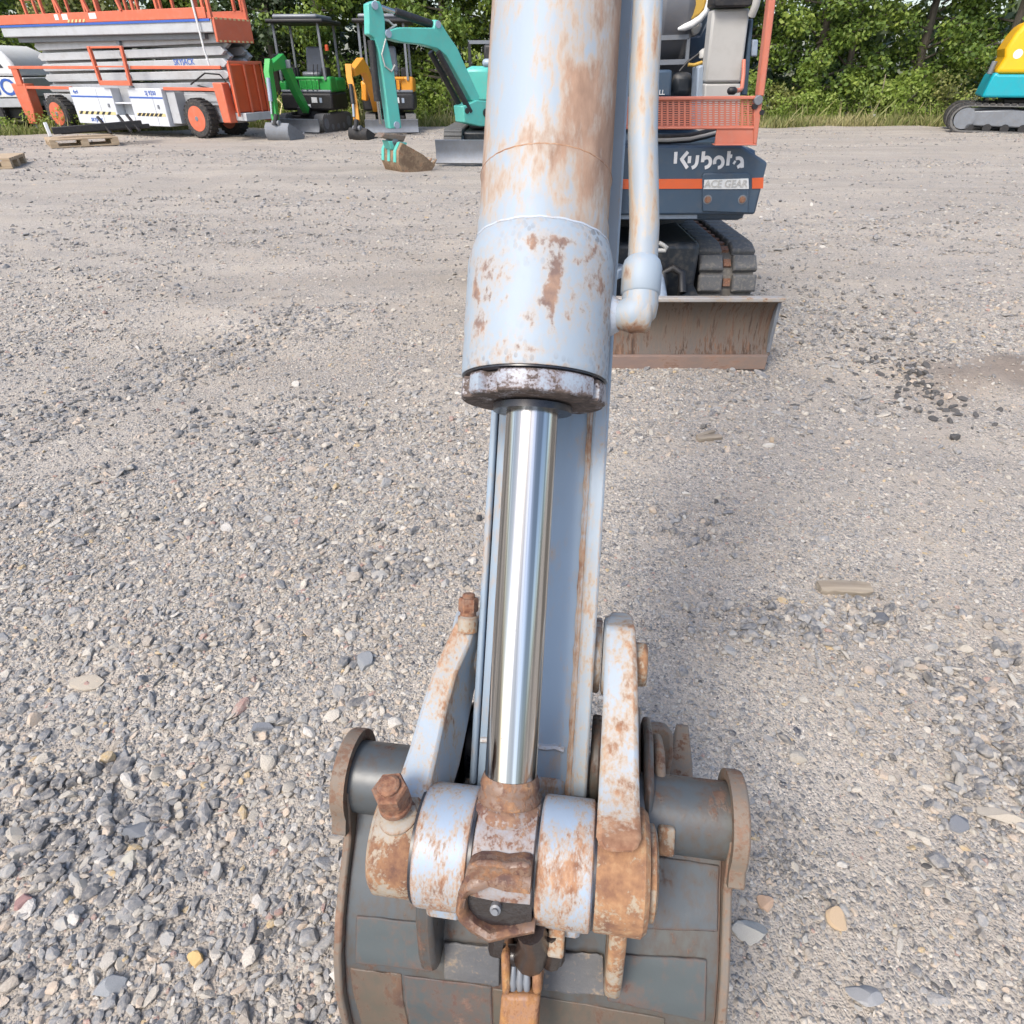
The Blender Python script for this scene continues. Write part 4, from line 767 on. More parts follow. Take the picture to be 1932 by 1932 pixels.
MB().box((.03, 4.75, .97), (1.20, 5.55, 1.45)).build('engine_hood', M['navy'], EXC, bevel=.06)
# orange front guard with its mesh and post
GY = 3.46
g0 = pan('front_guard', [Z3(200, 995), Z3(1560, 985), Z3(1560, 1022), Z3(200, 1035)], GY, .035, M['guard'], bevel=.004)
pan('guard_rail', [Z3(200, 1300), Z3(1530, 1300), Z3(1530, 1328), Z3(200, 1328)], GY, .03, M['guard'], g0, .004)
mb = MB()
for i in range(23): x = 215 + i * 59; p, q = atY(*Z3(x, 1030), GY + .014), atY(*Z3(x, 1302), GY + .014); mb.bar(p, q, .0095, .004, (0, 1, 0))
for i in range(12): y = 1040 + i * 23.2; p, q = atY(*Z3(200, y), GY + .018), atY(*Z3(1530, y - 3), GY + .018); mb.bar(p, q, .004, .0055, (0, 0, 1))
mb.build('guard_mesh', M['guard'], g0, sm=0)
pan('guard_plate', [Z3(1135, 1325), Z3(1520, 1318), Z3(1545, 1330), Z3(1545, 1488), Z3(1112, 1492)], GY + .005, .012, M['guard'], g0, .003)
pan('guard_plate_fold', [Z3(1112, 1484), Z3(1548, 1480), Z3(1548, 1494), Z3(1112, 1496)], GY - .02, .06, M['guard'], g0, .003)
pan('guard_post', [Z3(1555, 990), Z3(1622, 990), Z3(1840, -800), Z3(1765, -800)], GY, .05, M['guard'], g0, .006)
pan('guard_post_foot', [Z3(1520, 1024), Z3(1608, 1024), Z3(1545, 1478), Z3(1510, 1478)], GY - .002, .04, M['guard'], g0, .004)
p = atY(*Z3(1565, 1030), GY - .012)
MB().cyl(p, p + Vector((0, .03, 0)), .02, 12).build('post_clamp', M['steel'], g0, bevel=.003)
for x, y in ((1530, 1095), (1600, 1155)):
    p = atY(*Z3(x, y), GY - .008); MB().cyl(p, p + Vector((0, .03, 0)), .011, 10).build('clamp_bolt', M['black'], g0)
# operator's station behind the guard
pan('console_panel', [Z3(1095, 95), Z3(1480, 80), Z3(1385, 850), Z3(1012, 852)], 3.78, .10, M['beige'], bevel=.012)
pan('console_panel', [Z3(1012, 858), Z3(1384, 856), Z3(1365, 1330), Z3(1000, 1330)], 3.785, .10, M['beige'], bevel=.008)
pan('console_cap', [Z3(1120, -40), Z3(1500, -40), Z3(1505, 35), Z3(1480, 66), Z3(1125, 74), Z3(1105, 50)], 3.74, .14, M['black'], bevel=.02)
pan('console_side', [Z3(1482, 190), Z3(1512, 190), Z3(1450, 980), Z3(1392, 980)], 3.80, .25, M['navy'], bevel=.01)
MB().tube([atY(*Z3(1560, -60), 3.74), atY(*Z3(1530, 60), 3.74), atY(*Z3(1490, 160), 3.76)], .018, 10).build('grab_rail', M['beige'], EXC, sm=60)
lv = MB().tube([atY(*Z3(1412, 615), 3.76), atY(*Z3(1408, 760), 3.74), atY(*Z3(1392, 905), 3.72), atY(*Z3(1370, 925), 3.70), atY(*Z3(1320, 932), 3.68)], .010, 8).build('lever', M['guard'], EXC, sm=60)
q = atY(*Z3(1290, 932), 3.68); MB().tube([q + Vector((-.022, 0, 0)), q + Vector((-.012, 0, 0)), q + Vector((.012, 0, 0)), q + Vector((.024, 0, 0))], [.008, .017, .017, .008], 12).build('lever_knob', M['black'], lv, sm=60)
pan('mirror', [Z3(1500, 405), Z3(1562, 405), Z3(1552, 580), Z3(1490, 580)], 3.80, .03, M['paleblue'], bevel=.006)
MB().bar(atY(*Z3(1440, 470), 3.83), atY(*Z3(1500, 470), 3.82), .02, .02).build('mirror_arm', M['black'], EXC)
pan('rear_bulkhead', [Z3(-300, -200), Z3(1100, -200), Z3(1060, 1300), Z3(-300, 1300)], 4.5, .05, M['black'])
p = atY(*Z3(430, 90), 4.2); MB().cyl(p, atY(*Z3(845, 80), 4.2), .235, 32).build('seat_back', plain('dark_grey_vinyl', (.13, .135, .15), .4), EXC, bevel=.05)
pan('yellow_cover', [Z3(872, -60), Z3(1050, -60), Z3(1040, 90), Z3(985, 165), Z3(900, 225), Z3(795, 262), Z3(815, 150), Z3(845, 60)], 3.98, .07, M['yellow'], bevel=.02)
MB().tube([atY(*Z3(*q), 3.97) for q in ((735, 300), (800, 282), (880, 250), (960, 195), (1025, 120), (1055, 20), (1062, -60))], [.006, .015, .017, .016, .014, .014, .014], 10).build('cover_rim', M['white'], EXC, sm=60)
pan('cover_underside', [Z3(850, 285), Z3(920, 255), Z3(990, 225), Z3(985, 270), Z3(955, 335), Z3(900, 375)], 4.0, .05, M['beige'], bevel=.01)
mb = MB().bar(atY(*Z3(400, 395), 4.0), atY(*Z3(845, 378), 4.0), .02, .02); mb.bar(atY(*Z3(842, 390), 4.0), atY(*Z3(825, 630), 4.0), .02, .016); mb.bar(atY(*Z3(400, 645), 3.99), atY(*Z3(850, 632), 3.99), .03, .022)
mb.build('seat_frame', M['steel'], EXC)
pan('seat_shell', [Z3(850, 390), Z3(960, 370), Z3(1075, 120), Z3(1090, 150), Z3(1020, 640), Z3(850, 660)], 4.15, .1, M['navy'], bevel=.02)
pan('side_cover', [Z3(380, 720), Z3(680, 715), Z3(665, 1000), Z3(380, 1000)], 3.86, .3, M['navy'], bevel=.012)
pan('front_cushion', [Z3(690, 745), Z3(900, 735), Z3(895, 1000), Z3(680, 1000)], 3.95, .3, M['darknavy'], bevel=.03)
pan('console_edge', [Z3(940, 680), Z3(1003, 662), Z3(1000, 1330), Z3(905, 1330)], 3.83, .12, M['paleblue'], bevel=.008)
MB().tube([atY(*Z3(1010, 495), 3.9), atY(*Z3(1010, 520), 3.9), atY(*Z3(1008, 590), 3.9), atY(*Z3(1005, 610), 3.9)], [.012, .028, .028, .012], 12).build('grip', M['beige'], EXC, sm=60)
MB().tube([atY(*Z3(750, 735), 3.9), atY(*Z3(830, 640), 3.9), atY(*Z3(960, 545), 3.9)], .006, 8).build('control_lever', M['black'], EXC, sm=60)
MB().tube([atY(*Z3(840, 665), 3.88), atY(*Z3(900, 668), 3.88), atY(*Z3(985, 640), 3.88)], .008, 8).build('control_lever', M['yellow'], EXC, sm=60)
for k, (yy, rr) in enumerate(((1432, .013), (1455, .010), (1405, .012))):
    MB().tube([atY(*Z3(300, yy), 3.6), atY(*Z3(640, yy), 3.6), atY(*Z3(850, yy - 12), 3.62), atY(*Z3(1000, yy - 45), 3.66), atY(*Z3(1130, yy - 80), 3.7)], rr, 10).build('hydraulic_hose', M['beige' if k == 0 else 'black'], EXC, sm=60)
text('LL', .03, Matrix.Translation(atY(*Z3(570, 950), 3.857)) @ Matrix.Rotation(R_(90), 4, 'X'), M['logo'], EXC, ext=.001)

# ================================================================ machines at the far side of the yard
def frame(o, ex):
    ex = Vector((ex[0], ex[1], 0)).normalized(); ey = Vector((-ex.y, ex.x, 0)); return Matrix(((ex.x, ey.x, 0, o[0]), (ex.y, ey.y, 0, o[1]), (0, 0, 1, o[2] if len(o) > 2 else 0), (0, 0, 0, 1)))
def Z1(x, y): return (x * .2614, y * .2614)
def Z2(x, y): return (473.5 + .2451 * x, .2451 * y)
def Z5(x, y): return (1420 + .2646 * x, .2646 * y)
RX90 = Matrix.Rotation(R_(90), 4, 'X')
# ---- scissor lift
LF = frame((-11.19, 18.31), (4.18, -1.87))
LIFT = root('scissor_lift', 'grey scissor lift with orange railings and a folded stack of arms', 'scissor lift', (-9.1, 18.0, 0))
def tm(t): return t if t < .45 else .45 + (t - .45) * .52
def lb(name, s0, s1, t0, t1, z0, z1, mat, par=LIFT, bev=.006, **k): return MB().box((s0, tm(t0), z0), (s1, tm(t1) if tm(t1) > tm(t0) + .03 else tm(t0) + (t1 - t0), z1)).build(name, M[mat], par, LF, bevel=bev, **k)
def wheel(par, Mx, c, r, w, rimc, ax=(0, 1, 0), name='wheel', rim=.6):
    c = Vector(c); ax = Vector(ax); wh = MB().lathe(c - ax * w / 2, ax, [(r * .62, 0), (r * .9, 0), (r * .985, w * .12), (r, w * .25), (r, w * .75), (r * .985, w * .88), (r * .9, w), (r * .62, w)], 36).build(name, M['tyre'], par, Mx, sm=40)
    MB().lathe(c - ax * (w / 2 + .004), ax, [(r * rim, 0), (r * rim, .03), (r * rim * .9, .045), (r * .3, .07), (r * .28, .02), (r * .16, .01)], 30).build('rim', M[rimc], wh, Mx, sm=30)
    MB().lathe(c - ax * (w / 2 + .012), ax, [(r * .11, 0), (r * .15, .02), (r * .15, .09)], 14).build('hub', M['steel'], wh, Mx)
    mb = MB(); b = ax.orthogonal().normalized(); d = ax.cross(b)
    for i in range(26):
        a = 2 * math.pi * i / 26; u = b * math.cos(a) + d * math.sin(a); v = ax.cross(u); mb.obox(c + u * r * 1.0, v * r * .055, ax * w * .44, u * r * .03)
    mb.build('tread', M['tyre'], wh, Mx, kind='stuff'); return wh
for s, t, in ((.12, .12), (4.68, .12), (.12, 1.55), (4.68, 1.55)): wheel(LIFT, LF, (s, tm(t), .375), .375, .28, 'liftor', rim=.64)
lb('chassis', -.75, 5.5, .32, 1.36, .30, .62, 'liftgrey'); lb('axle', -.05, .2, .2, 1.5, .25, .42, 'black'); lb('axle', 4.55, 4.8, .2, 1.5, .25, .42, 'black')
for s0, s1 in ((.98, 2.36), (2.90, 3.93)):
    c = lb('cabinet', s0, s1, -.12, .36, .21, .92, 'liftwhite', bev=.012)
    lb('stripe', s0 + .005, s1 - .005, -.124, -.1, .735, .765, 'blueletter', c, 0)
    lb('door_seam', (s0 + s1) / 2 + .2, (s0 + s1) / 2 + .206, -.1235, -.1, .24, .9, 'steel', c, 0)
    lb('latch', s1 - .22, s1 - .17, -.135, -.1, .55, .62, 'steel', c, 0)
    mb = MB()
    for i in range(6): x = s0 + .1 + i * (s1 - s0 - .25) / 6; mb.prism([(x, -.1245, .40), (x + .09, -.1245, .40), (x + .16, -.1245, .46), (x + .07, -.1245, .46)], (0, .003, 0))
    lb('hazard_band', s0 + .1, s1 - .05, -.1235, -.12, .40, .46, 'hazy', c, 0); mb.build('hazard_bar', M['black'], c, LF, sm=0, kind='stuff')
    text('4x4' if s0 < 2 else 'SJ 9250', .11, LF @ Matrix.Translation((s0 + .2 if s0 < 2 else s1 - .34, -.1245, .835)) @ RX90, M['blueletter'], c)
    if s0 < 2: text('SKYJACK', .10, LF @ Matrix.Translation((1.62, -.1245, .29)) @ RX90, M['blueletter'], c)
lb('step_box', 2.375, 2.885, .1, .4, .21, .92, 'liftgrey'); lb('shelf', 2.375, 2.885, -.11, .1, .62, .65, 'liftwhite'); lb('shelf', 2.375, 2.885, -.115, .1, .21, .40, 'liftwhite')
lb('grey_side_plate', 3.95, 4.2, -.02, .36, .27, .86, 'liftgrey')
lb('side_beam', 3.95, 5.55, .24, .33, .62, .86, 'liftgrey'); lb('side_beam', -.5, .97, .24, .33, .55, .78, 'liftgrey')
mb = MB()
for i in range(10): x = 4.25 + i * .125; mb.prism([(x, .234, .70), (x + .05, .234, .70), (x + .09, .234, .75), (x + .04, .234, .75)], (0, .005, 0))
mb.build('hazard_bar', M['black'], LIFT, LF, sm=0, kind='stuff')
for s0, s1, z in ((-1.0, .98, .915), (3.94, 5.5, .93)): lb('lower_rail', s0, s1, -.06, -.01, z - .04, z + .02, 'liftor')
lb('upper_rail', -.95, 2.10, -.10, -.05, 1.27, 1.33, 'liftor'); lb('upper_rail', 3.16, 5.75, -.10, -.05, 1.27, 1.33, 'liftor')
MB().prism([(-1.12, -.08, .98), (-.62, -.08, .98), (-.62, -.08, .45), (-.72, -.08, .14), (-.98, -.08, .14)], (0, .25, 0)).build('outrigger', M['liftor'], LIFT, LF, bevel=.02)
lb('rail_post', -.90, -.68, -.09, -.03, .95, 1.30, 'liftor'); lb('outrigger_foot', -.95, -.75, -.02, .12, .0, .16, 'steel')
MB().prism([(5.42, -.09, 1.04), (5.68, -.09, 1.04), (5.72, -.09, .32), (5.50, -.09, .32)], (0, .22, 0)).build('outrigger', M['liftor'], LIFT, LF, bevel=.02)
# the end gate
e = lb('end_gate', 5.80, 5.86, .02, 1.42, .50, 1.36, 'liftor2', bev=.03)
for t in (.0, .42, .98, 1.40): lb('gate_bar', 5.865, 5.90, t, t + .06, .44, 1.38, 'liftor', e)
lb('gate_bar', 5.865, 5.90, .0, 1.46, 1.36, 1.41, 'liftor', e); lb('rear_step', 5.70, 6.0, .1, 1.5, .36, .50, 'liftgrey'); lb('end_bracket', 5.7, 5.95, 1.45, 1.6, .32, 1.0, 'liftor')
# folded arms
for i in range(6):
    z = .72 + i * .205
    for t, sg in ((.22, 1), (.36, -1), (.80, 1), (.92, -1)):
        a = .045 * sg; MB().prism([(-.12, t, z - a - .075), (5.55, t, z + a - .075), (5.66, t, z + a), (5.55, t, z + a + .078), (-.12, t, z - a + .078), (-.22, t, z - a)], (0, .10, 0)).build('scissor_arm', M['liftgrey'], LIFT, LF, bevel=.012)
    MB().cyl((2.7, .15, z), (2.7, 1.01, z), .05, 12).build('pivot_pin', M['steel'], LIFT, LF)
text('SKYJACK', .15, LF @ Matrix.Translation((4.45, .2175, 1.392)) @ Matrix.Rotation(R_(-1), 4, 'Y') @ RX90, M['blueletter'], LIFT)
# ladder
ld = lb('ladder', 2.16, 3.14, -.20, -.13, .97, 1.06, 'liftor')
MB().bar((2.19, -.165, 1.0), (2.15, -.165, 1.68), .075, .07).build('ladder_rail', M['liftor'], ld, LF, bevel=.01); MB().bar((3.11, -.165, 1.0), (3.15, -.165, 1.68), .06, .07).build('ladder_rail', M['liftor'], ld, LF, bevel=.01); lb('rung', 2.19, 3.12, -.18, -.14, 1.64, 1.68, 'liftor', ld); lb('rung', 2.19, 3.12, -.18, -.14, 1.30, 1.33, 'liftor', ld)
# platform
dk = lb('platform', -.85, 5.68, .0, 1.65, 1.88, 2.09, 'liftgrey', bev=.015); lb('platform_edge', -.86, 5.66, -.02, .02, 2.06, 2.10, 'blueletter', dk, 0); lb('platform_frame', -.55, 5.3, .12, 1.5, 1.78, 1.88, 'steel', dk)
tb = lb('toe_board', -.95, 5.60, -.03, .01, 2.105, 2.28, 'liftor', dk); lb('toe_board', -.95, 5.60, 1.62, 1.66, 2.105, 2.28, 'liftor', dk)
for s0, s1 in ((1.18, 1.30), (1.42, 1.60), (2.28, 2.50)): lb('sticker', s0, s1, -.036, -.03, 2.16, 2.26, 'white', tb, 0) if False else MB().box((s0, -.036, 2.16), (s1, -.0305, 2.26)).build('sticker', M['white'], dk, LF)
mb = MB()
for i in range(5): x = 1.55 + i * .12; mb.prism([(x, -.0375, 2.11), (x + .06, -.0375, 2.11), (x + .1, -.0375, 2.16), (x + .04, -.0375, 2.16)], (0, .004, 0))
mb.build('hazard_bar', M['hazy'], dk, LF, sm=0, kind='stuff')
for t in (-.02, tm(1.6)):
    for s in (-.9, .25, .82, 1.28, 2.18, 2.55, 3.25, 3.62, 4.30, 5.35, 5.55): MB().bar((s, t + .02, 2.28), (s - .03, t + .02, 3.0), .055, .05).build('rail_post', M['liftor'], dk, LF)
    for z in (2.60, 3.02): lb('guard_rail', -.95, 5.6, t, t + .04, z, z + .055, 'liftor', dk)
for a, b in (((1.20, 2.95), (1.42, 2.28)), ((2.05, 2.95), (2.30, 2.28)), ((3.05, 2.95), (3.30, 2.28))): MB().bar((a[0], -.03, a[1]), (b[0], -.03, b[1]), .05, .05).build('gate_post', M['liftor'], dk, LF)
ep = lb('extension_panel', 5.70, 5.76, .0, 1.55, 1.72, 2.12, 'liftor', dk, .01)
for z in (1.725, 2.09):
    mb = MB()
    for i in range(8): y = .04 + i * .125; mb.box((5.757, y, z), (5.7635, y + .06, z + .03))
    mb.build('hazard_bar', M['hazy'], ep, LF, sm=0, kind='stuff')
for t in (0, tm(1.5)): MB().bar((5.70, t, 2.1), (5.66, t, 3.0), .06, .06).build('rail_post', M['liftor'], dk, LF)
for z in (2.60, 3.02): MB().bar((5.68, 0, z), (5.68, tm(1.55), z), .05, .05).build('guard_rail', M['liftor'], dk, LF)
MB().tube([(5.32, -.06, 3.0), (5.36, -.06, 2.2), (5.40, -.07, 1.6), (5.43, -.05, 1.3)], .02, 6).build('control_cable', M['white'], LIFT, LF)
MB().tube([(4.6, .12, 1.0), (5.1, .1, 1.2), (5.5, .1, 1.18), (5.62, .12, 1.05), (5.2, .12, .92), (4.8, .12, .98)], .015, 6).build('hose', M['black'], LIFT, LF)

# ---- white vehicle at the left edge
TY = 19.0; TRK = root('truck', 'white truck with blue GO lettering, cut off by the left edge', 'truck', (-13.8, 19.8, 0))
def tp(name, pts, Y, dep, mat, par=TRK, bev=.02): return MB().prism([atY(x, y, Y) for x, y in pts], (0, dep, 0)).build(name, M[mat], par, bevel=bev)
sd_ = tp('body_side', [(-190, 140), (44, 147), (48, 184), (-190, 186)], TY, 1.9, 'white')
text('GO', .50, Matrix.Translation(atY(2, 166, TY - .005)) @ RX90, M['blueletter'], sd_)
tp('grey_sill', [(-190, 188), (44, 185), (42, 203), (-190, 206)], TY + .02, 1.8, 'liftgrey'); tp('chassis', [(-190, 206), (44, 203), (50, 224), (-190, 226)], TY + .2, 1.4, 'black')
tp('rounded_cab', [(-190, 80), (-30, 84), (0, 97), (16, 112), (28, 128), (36, 144), (-190, 140)], TY + .1, 1.7, 'white', bev=.06)
tp('side_window', [(-100, 92), (-40, 95), (-12, 108), (6, 128), (-100, 126)], TY + .085, .03, 'screen')
q = atY(-2, 238, TY + .15); wheel(TRK, Matrix(), (q.x, TY + .15, .36), .36, .26, 'liftgrey'); wheel(TRK, Matrix(), (q.x, TY + 1.7, .36), .36, .26, 'liftgrey')
# ---- pallets and what lies on them
def pallet(label, corner, ex, L=1.2, W=.8):
    F_ = frame(corner, ex); r = root('pallet', label, 'pallet', (corner[0], corner[1], 0), 0, 'wooden pallets at the left')
    for y in (0, W / 2 - .06, W - .12):
        MB().box((0, y, .0), (L, y + .10, .022)).build('runner', M['pallet'], r, F_, bevel=.002)
        for x in (0, L / 2 - .07, L - .14): MB().box((x, y, .023), (x + .14, y + .10, .10)).build('block', M['pallet'], r, F_, bevel=.003)
    for x in (0, L / 2 - .05, L - .11): MB().box((x, 0, .101), (x + .11, W, .121)).build('stringer', M['pallet'], r, F_, bevel=.002)
    for i in range(7): y = i * (W - .1) / 6; MB().box((0, y, .122), (L, y + .095, .144)).build('deck_board', M['pallet'], r, F_, bevel=.002)
    return r
c = gp(97, 280); pallet('wooden pallet in front of the scissor lift, carrying black steel', (c.x, c.y), (.80, .60), 1.22, .8)
c = gp(24, 318); pallet('wooden pallet cut off by the left edge', (c.x - .95, c.y - .3), (.95, .3), 1.0, .8)
FR = root('fork_frame', 'black steel fork frame lying across the wooden pallet', 'forklift attachment', tuple(gp(160, 262, .15)))
a, b = Vector((-9.1, 14.62, .27)), Vector((-7.75, 15.55, .34))
MB().bar(a, b, .10, .12).build('cross_bar', M['black'], FR, bevel=.01); MB().bar(a + Vector((0, .25, -.04)), b + Vector((0, .3, -.06)), .08, .08).build('cross_bar', M['black'], FR, bevel=.01)
for f in (.55, .78, .88): p = a.lerp(b, f); MB().bar(p + Vector((.16, -.05, -.12)), p + Vector((-.10, .1, .17)), .05, .04).build('prong', M['black'], FR, bevel=.006)
MB().bar(a + Vector((-.07, 0, -.10)), a + Vector((-.12, .05, .14)), .06, .05).build('end_plate', M['white'], FR, bevel=.006)

# ---- the compact diggers
def tracks(r, F_, hx, w, L, H, mat='rubber'):
    for sx in (-1, 1):
        R0 = H / 2; rings = []
        path = [(-L / 2 + R0 - math.sin(a) * R0, R0 + math.cos(a) * R0) for a in [i * math.pi / 10 for i in range(11)]] + [(L / 2 - R0 + math.sin(a) * R0, R0 - math.cos(a) * R0) for a in [i * math.pi / 10 for i in range(11)]]
        c = sx * (hx - w / 2); o = MB().prism([(c - w / 2, y, z) for y, z in path], (w, 0, 0)).build('crawler_track', M[mat], r, F_, bevel=.01)
        mb = MB()
        for i in range(len(path)):
            (y0, z0), (y1, z1) = path[i], path[(i + 1) % len(path)]; n = max(1, round(math.hypot(y1 - y0, z1 - z0) / .11)); d = Vector((0, y1 - y0, z1 - z0)).normalized()
            for k in range(n): f = (k + .5) / n; mb.obox((c, y0 + (y1 - y0) * f, z0 + (z1 - z0) * f), (w * .49, 0, 0), d * .03, d.cross(Vector((1, 0, 0))) * .022)
        mb.build('track_lug', M[mat], o, F_, sm=0, kind='stuff')
        mb = MB()
        for k in range(5): mb.cyl((c - w * .53, -L / 2 + R0 + (L - 2 * R0) * k / 4, R0 * (1 if k in (0, 4) else .55)), (c + w * .53, -L / 2 + R0 + (L - 2 * R0) * k / 4, R0 * (1 if k in (0, 4) else .55)), R0 * (.62 if k in (0, 4) else .35), 14)
        mb.build('roller', M['steel'], o, F_, kind='stuff')
def dblade(r, F_, hw, y, h, mat):
    prof = [(y, .02), (y + .05, .1), (y + .06, h * .6), (y + .02, h)]
    MB().sheet(prof, -hw, hw, .03).build('dozer_blade', M[mat], r, F_)
    for x in (-.28, .28): MB().bar((x, y + .05, .16), (x, y + .7, .22), .07, .08).build('blade_arm', M['darknavy'], r, F_)
def beam(r, name, pts, hs, wd, mat, side, bev=.01):
    side = Vector(side).normalized() * wd / 2; pts = [Vector(p) for p in pts]; rings = []
    for i, p in enumerate(pts):
        t = (pts[min(i + 1, len(pts) - 1)] - pts[max(i - 1, 0)]).normalized(); u = side.cross(t).normalized() * hs[i] / 2; rings.append([p + side + u, p - side + u, p - side - u, p + side - u])
    return MB().loft(rings).build(name, M[mat], r, bevel=bev)
def bucket_(r, p, d, width, h, mat, rib=None, teeth=True, matb=None):
    """bucket under the arm end p, opening towards d"""
    d = Vector((d[0], d[1], 0)).normalized(); s = Vector((-d.y, d.x, 0)); p = Vector(p); k = h
    prof = [(.05, 1.0), (-.10, .80), (-.14, .5), (-.02, .2), (.25, .03), (.6, .0), (.95, .16), (1.15, .34)]; th = .05
    P = [p + d * (a * k) + Vector((0, 0, -h + b * k)) for a, b in prof]; ctr = p + d * (.5 * k) + Vector((0, 0, -h * .35)); rings = []
    for q in P: i_ = q + (ctr - q).normalized() * th * k; rings.append([q - s * width / 2, q + s * width / 2, i_ + s * width / 2, i_ - s * width / 2])
    b = MB().loft(rings).build('bucket', M[mat], r, sm=40)
    for sg in (-1, 1): MB().prism([q + s * sg * width / 2 for q in P + [p + d * (.75 * k) + Vector((0, 0, -h * .35))]], s * sg * .02).build('side_plate', M[matb or mat], b, bevel=.004)
    if teeth:
        for j in range(4): q = P[-1] + s * width * (j / 3 - .5) * .86; MB().loft([[q - s * .03, q + s * .03, q + s * .03 + Vector((0, 0, .04)), q - s * .03 + Vector((0, 0, .04))], [v + d * .12 * k + Vector((0, 0, .14 * k)) for v in (q - s * .015, q + s * .015, q + s * .015 + Vector((0, 0, .012)), q - s * .015 + Vector((0, 0, .012)))]]).build('tooth', M['steel' if mat != 'brownsteel' else 'brownsteel'], b)
    if rib:
        for sg in (-.75, 0, .75): MB().prism([P[0] + s * (sg * width / 2 - .02) - d * .012, P[1] + s * (sg * width / 2 - .02) - d * .012, P[2] + s * (sg * width / 2 - .02) - d * .012, P[2] + s * (sg * width / 2 - .02) + d * .02, P[0] + s * (sg * width / 2 - .02) + d * .03], s * .07).build('wear_rib', M[rib], b)
    MB().cyl(p - s * .1 + Vector((0, 0, .0)), p + s * .1, .05, 12).build('pin', M['steel'], b); return b
def mini(r, F_, HM, col, hw=.60, skirt='black', stick=True):
    tracks(r, F_, hw - .02, .24, 1.55, .36); dblade(r, F_, hw, -1.05, .30, 'steel'); MB().box((-.34, -.5, .12), (.34, .5, .34)).build('track_frame', M['black'], r, F_, bevel=.02); MB().lathe((0, 0, .34), (0, 0, 1), [(.36, 0), (.36, .10)], 28).build('slew_ring', M['black'], r, F_)
    b = lambda nm, lo, hi, mt, bev=.02, par=None: MB().box(lo, hi).build(nm, M[mt], par or r, HM, bevel=bev)
    b('skirt', (-hw, -.45, .44), (hw, .72, .80), skirt, .05)
    b('floor', (-hw + .02, -.42, .80), (hw - .02, .0, .86), 'steel'); b('engine_cover', (-hw, .0, .80), (hw, .74, 1.10), col, .06); b('side_pod', (hw - .30, -.40, .805), (hw, .0, 1.12), col, .04); b('side_pod', (-hw, -.40, .805), (-hw + .16, .0, 1.04), col, .04)
    for x in (-.12, .02, .16, .26): b('front_slat', (x, -.45, .86), (x + .03, -.42, 1.08), col, .003)
    b('front_rail', (-.2, -.46, 1.06), (hw - .2, -.42, 1.12), col)
    st = b('seat', (-.22, .05, 1.10), (.24, .45, 1.22), 'steel', .05); MB().prism([(-.22, .38, 1.2), (.24, .38, 1.2), (.20, .46, 1.72), (-.18, .46, 1.72)], (0, .09, 0)).build('backrest', M['steel'], st, HM, bevel=.04)
    for x in (-.28, -.2, .2, .3): MB().tube([(x, -.28, .86), (x, -.25, 1.25), (x * 1.05, -.22, 1.36)], .012, 6).build('control_lever', M['black'], r, HM)
    for x in (-.38, .40): b('control_box', (x - .07, -.1, .9), (x + .07, .2, 1.3), 'black')
    for x, y in ((-hw + .08, -.40), (hw - .12, -.40), (-hw + .08, .62), (hw - .1, .62)): MB().bar((x, y, 1.05), (x * .98, y, 2.14), .05, .05).build('canopy_post', M['steel'], r, HM)
    rf = b('canopy_roof', (-hw - .03, -.55, 2.13), (hw + .05, .80, 2.21), 'black', .03); b('roof_panel', (-hw + .1, -.42, 2.21), (hw - .12, .66, 2.30), 'steel', .04, rf)
    b('label', (.12, -.455, .60), (.26, -.449, .71), 'white', 0); b('label', (-.02, -.455, .50), (.08, -.449, .57), 'white', 0); b('lamp', (.32, -.46, .60), (.38, -.45, .70), 'paleblue', 0)
def hz(P, ang): return Matrix.Translation((P[0], P[1], 0)) @ Matrix.Rotation(R_(ang), 4, 'Z')
# green
g = root('mini_excavator', 'small bright green digger with a black canopy, right of the scissor lift', 'mini excavator', (-4.95, 18.75, 0), 0, 'small diggers parked along the trees')
mini(g, hz((-4.95, 18.75), -14), hz((-4.92, 18.75), -6), 'green', .64)
A2 = lambda zx, zy, Y: atY(*Z2(zx, zy), Y); S_g = (1, -.25, 0)
beam(g, 'boom', [A2(425, 850, 18.05), A2(340, 690, 17.5), A2(275, 530, 17.0), A2(235, 470, 16.75), A2(150, 520, 16.3)], [.15, .19, .24, .26, .14], .15, 'green', S_g)
beam(g, 'dipper_arm', [A2(135, 455, 16.25), A2(135, 560, 16.2), A2(160, 700, 16.1), A2(190, 930, 15.95)], [.10, .17, .15, .10], .13, 'green', S_g)
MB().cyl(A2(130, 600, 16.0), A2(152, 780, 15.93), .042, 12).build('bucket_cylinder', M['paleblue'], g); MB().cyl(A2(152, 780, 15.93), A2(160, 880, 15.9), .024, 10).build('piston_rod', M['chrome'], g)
MB().cyl(A2(165, 440, 16.6), A2(240, 425, 16.9), .045, 10).build('arm_cylinder', M['black'], g); MB().box(A2(250, 500, 16.8) - Vector((0, .04, .06)), A2(300, 460, 16.8) + Vector((0, .04, 0))).build('work_lamp', M['steel'], g, bevel=.01)
MB().tube([A2(195, 880, 15.9), A2(185, 960, 15.86)], .05, 10).build('bucket_link', M['black'], g); bucket_(g, A2(195, 945, 15.9), (.45, .9), .62, .40, 'steel'); MB().prism([A2(355, 820, 18.08), A2(440, 820, 18.08), A2(440, 890, 18.08), A2(355, 890, 18.08)], (0, .3, 0)).build('swing_bracket', M['black'], g, bevel=.03)
MB().tube([A2(200, 760, 16.0), A2(240, 800, 16.0), A2(225, 880, 15.95)], .012, 6).build('hose', M['hazy'], g)
q = hz((-4.92, 18.75), -6) @ Vector((.62, -.3, 1.62)); MB().lathe(q, (0, 0, 1), [(.045, 0), (.045, .09), (.02, .12)], 12).build('beacon', M['liftor2'], g)
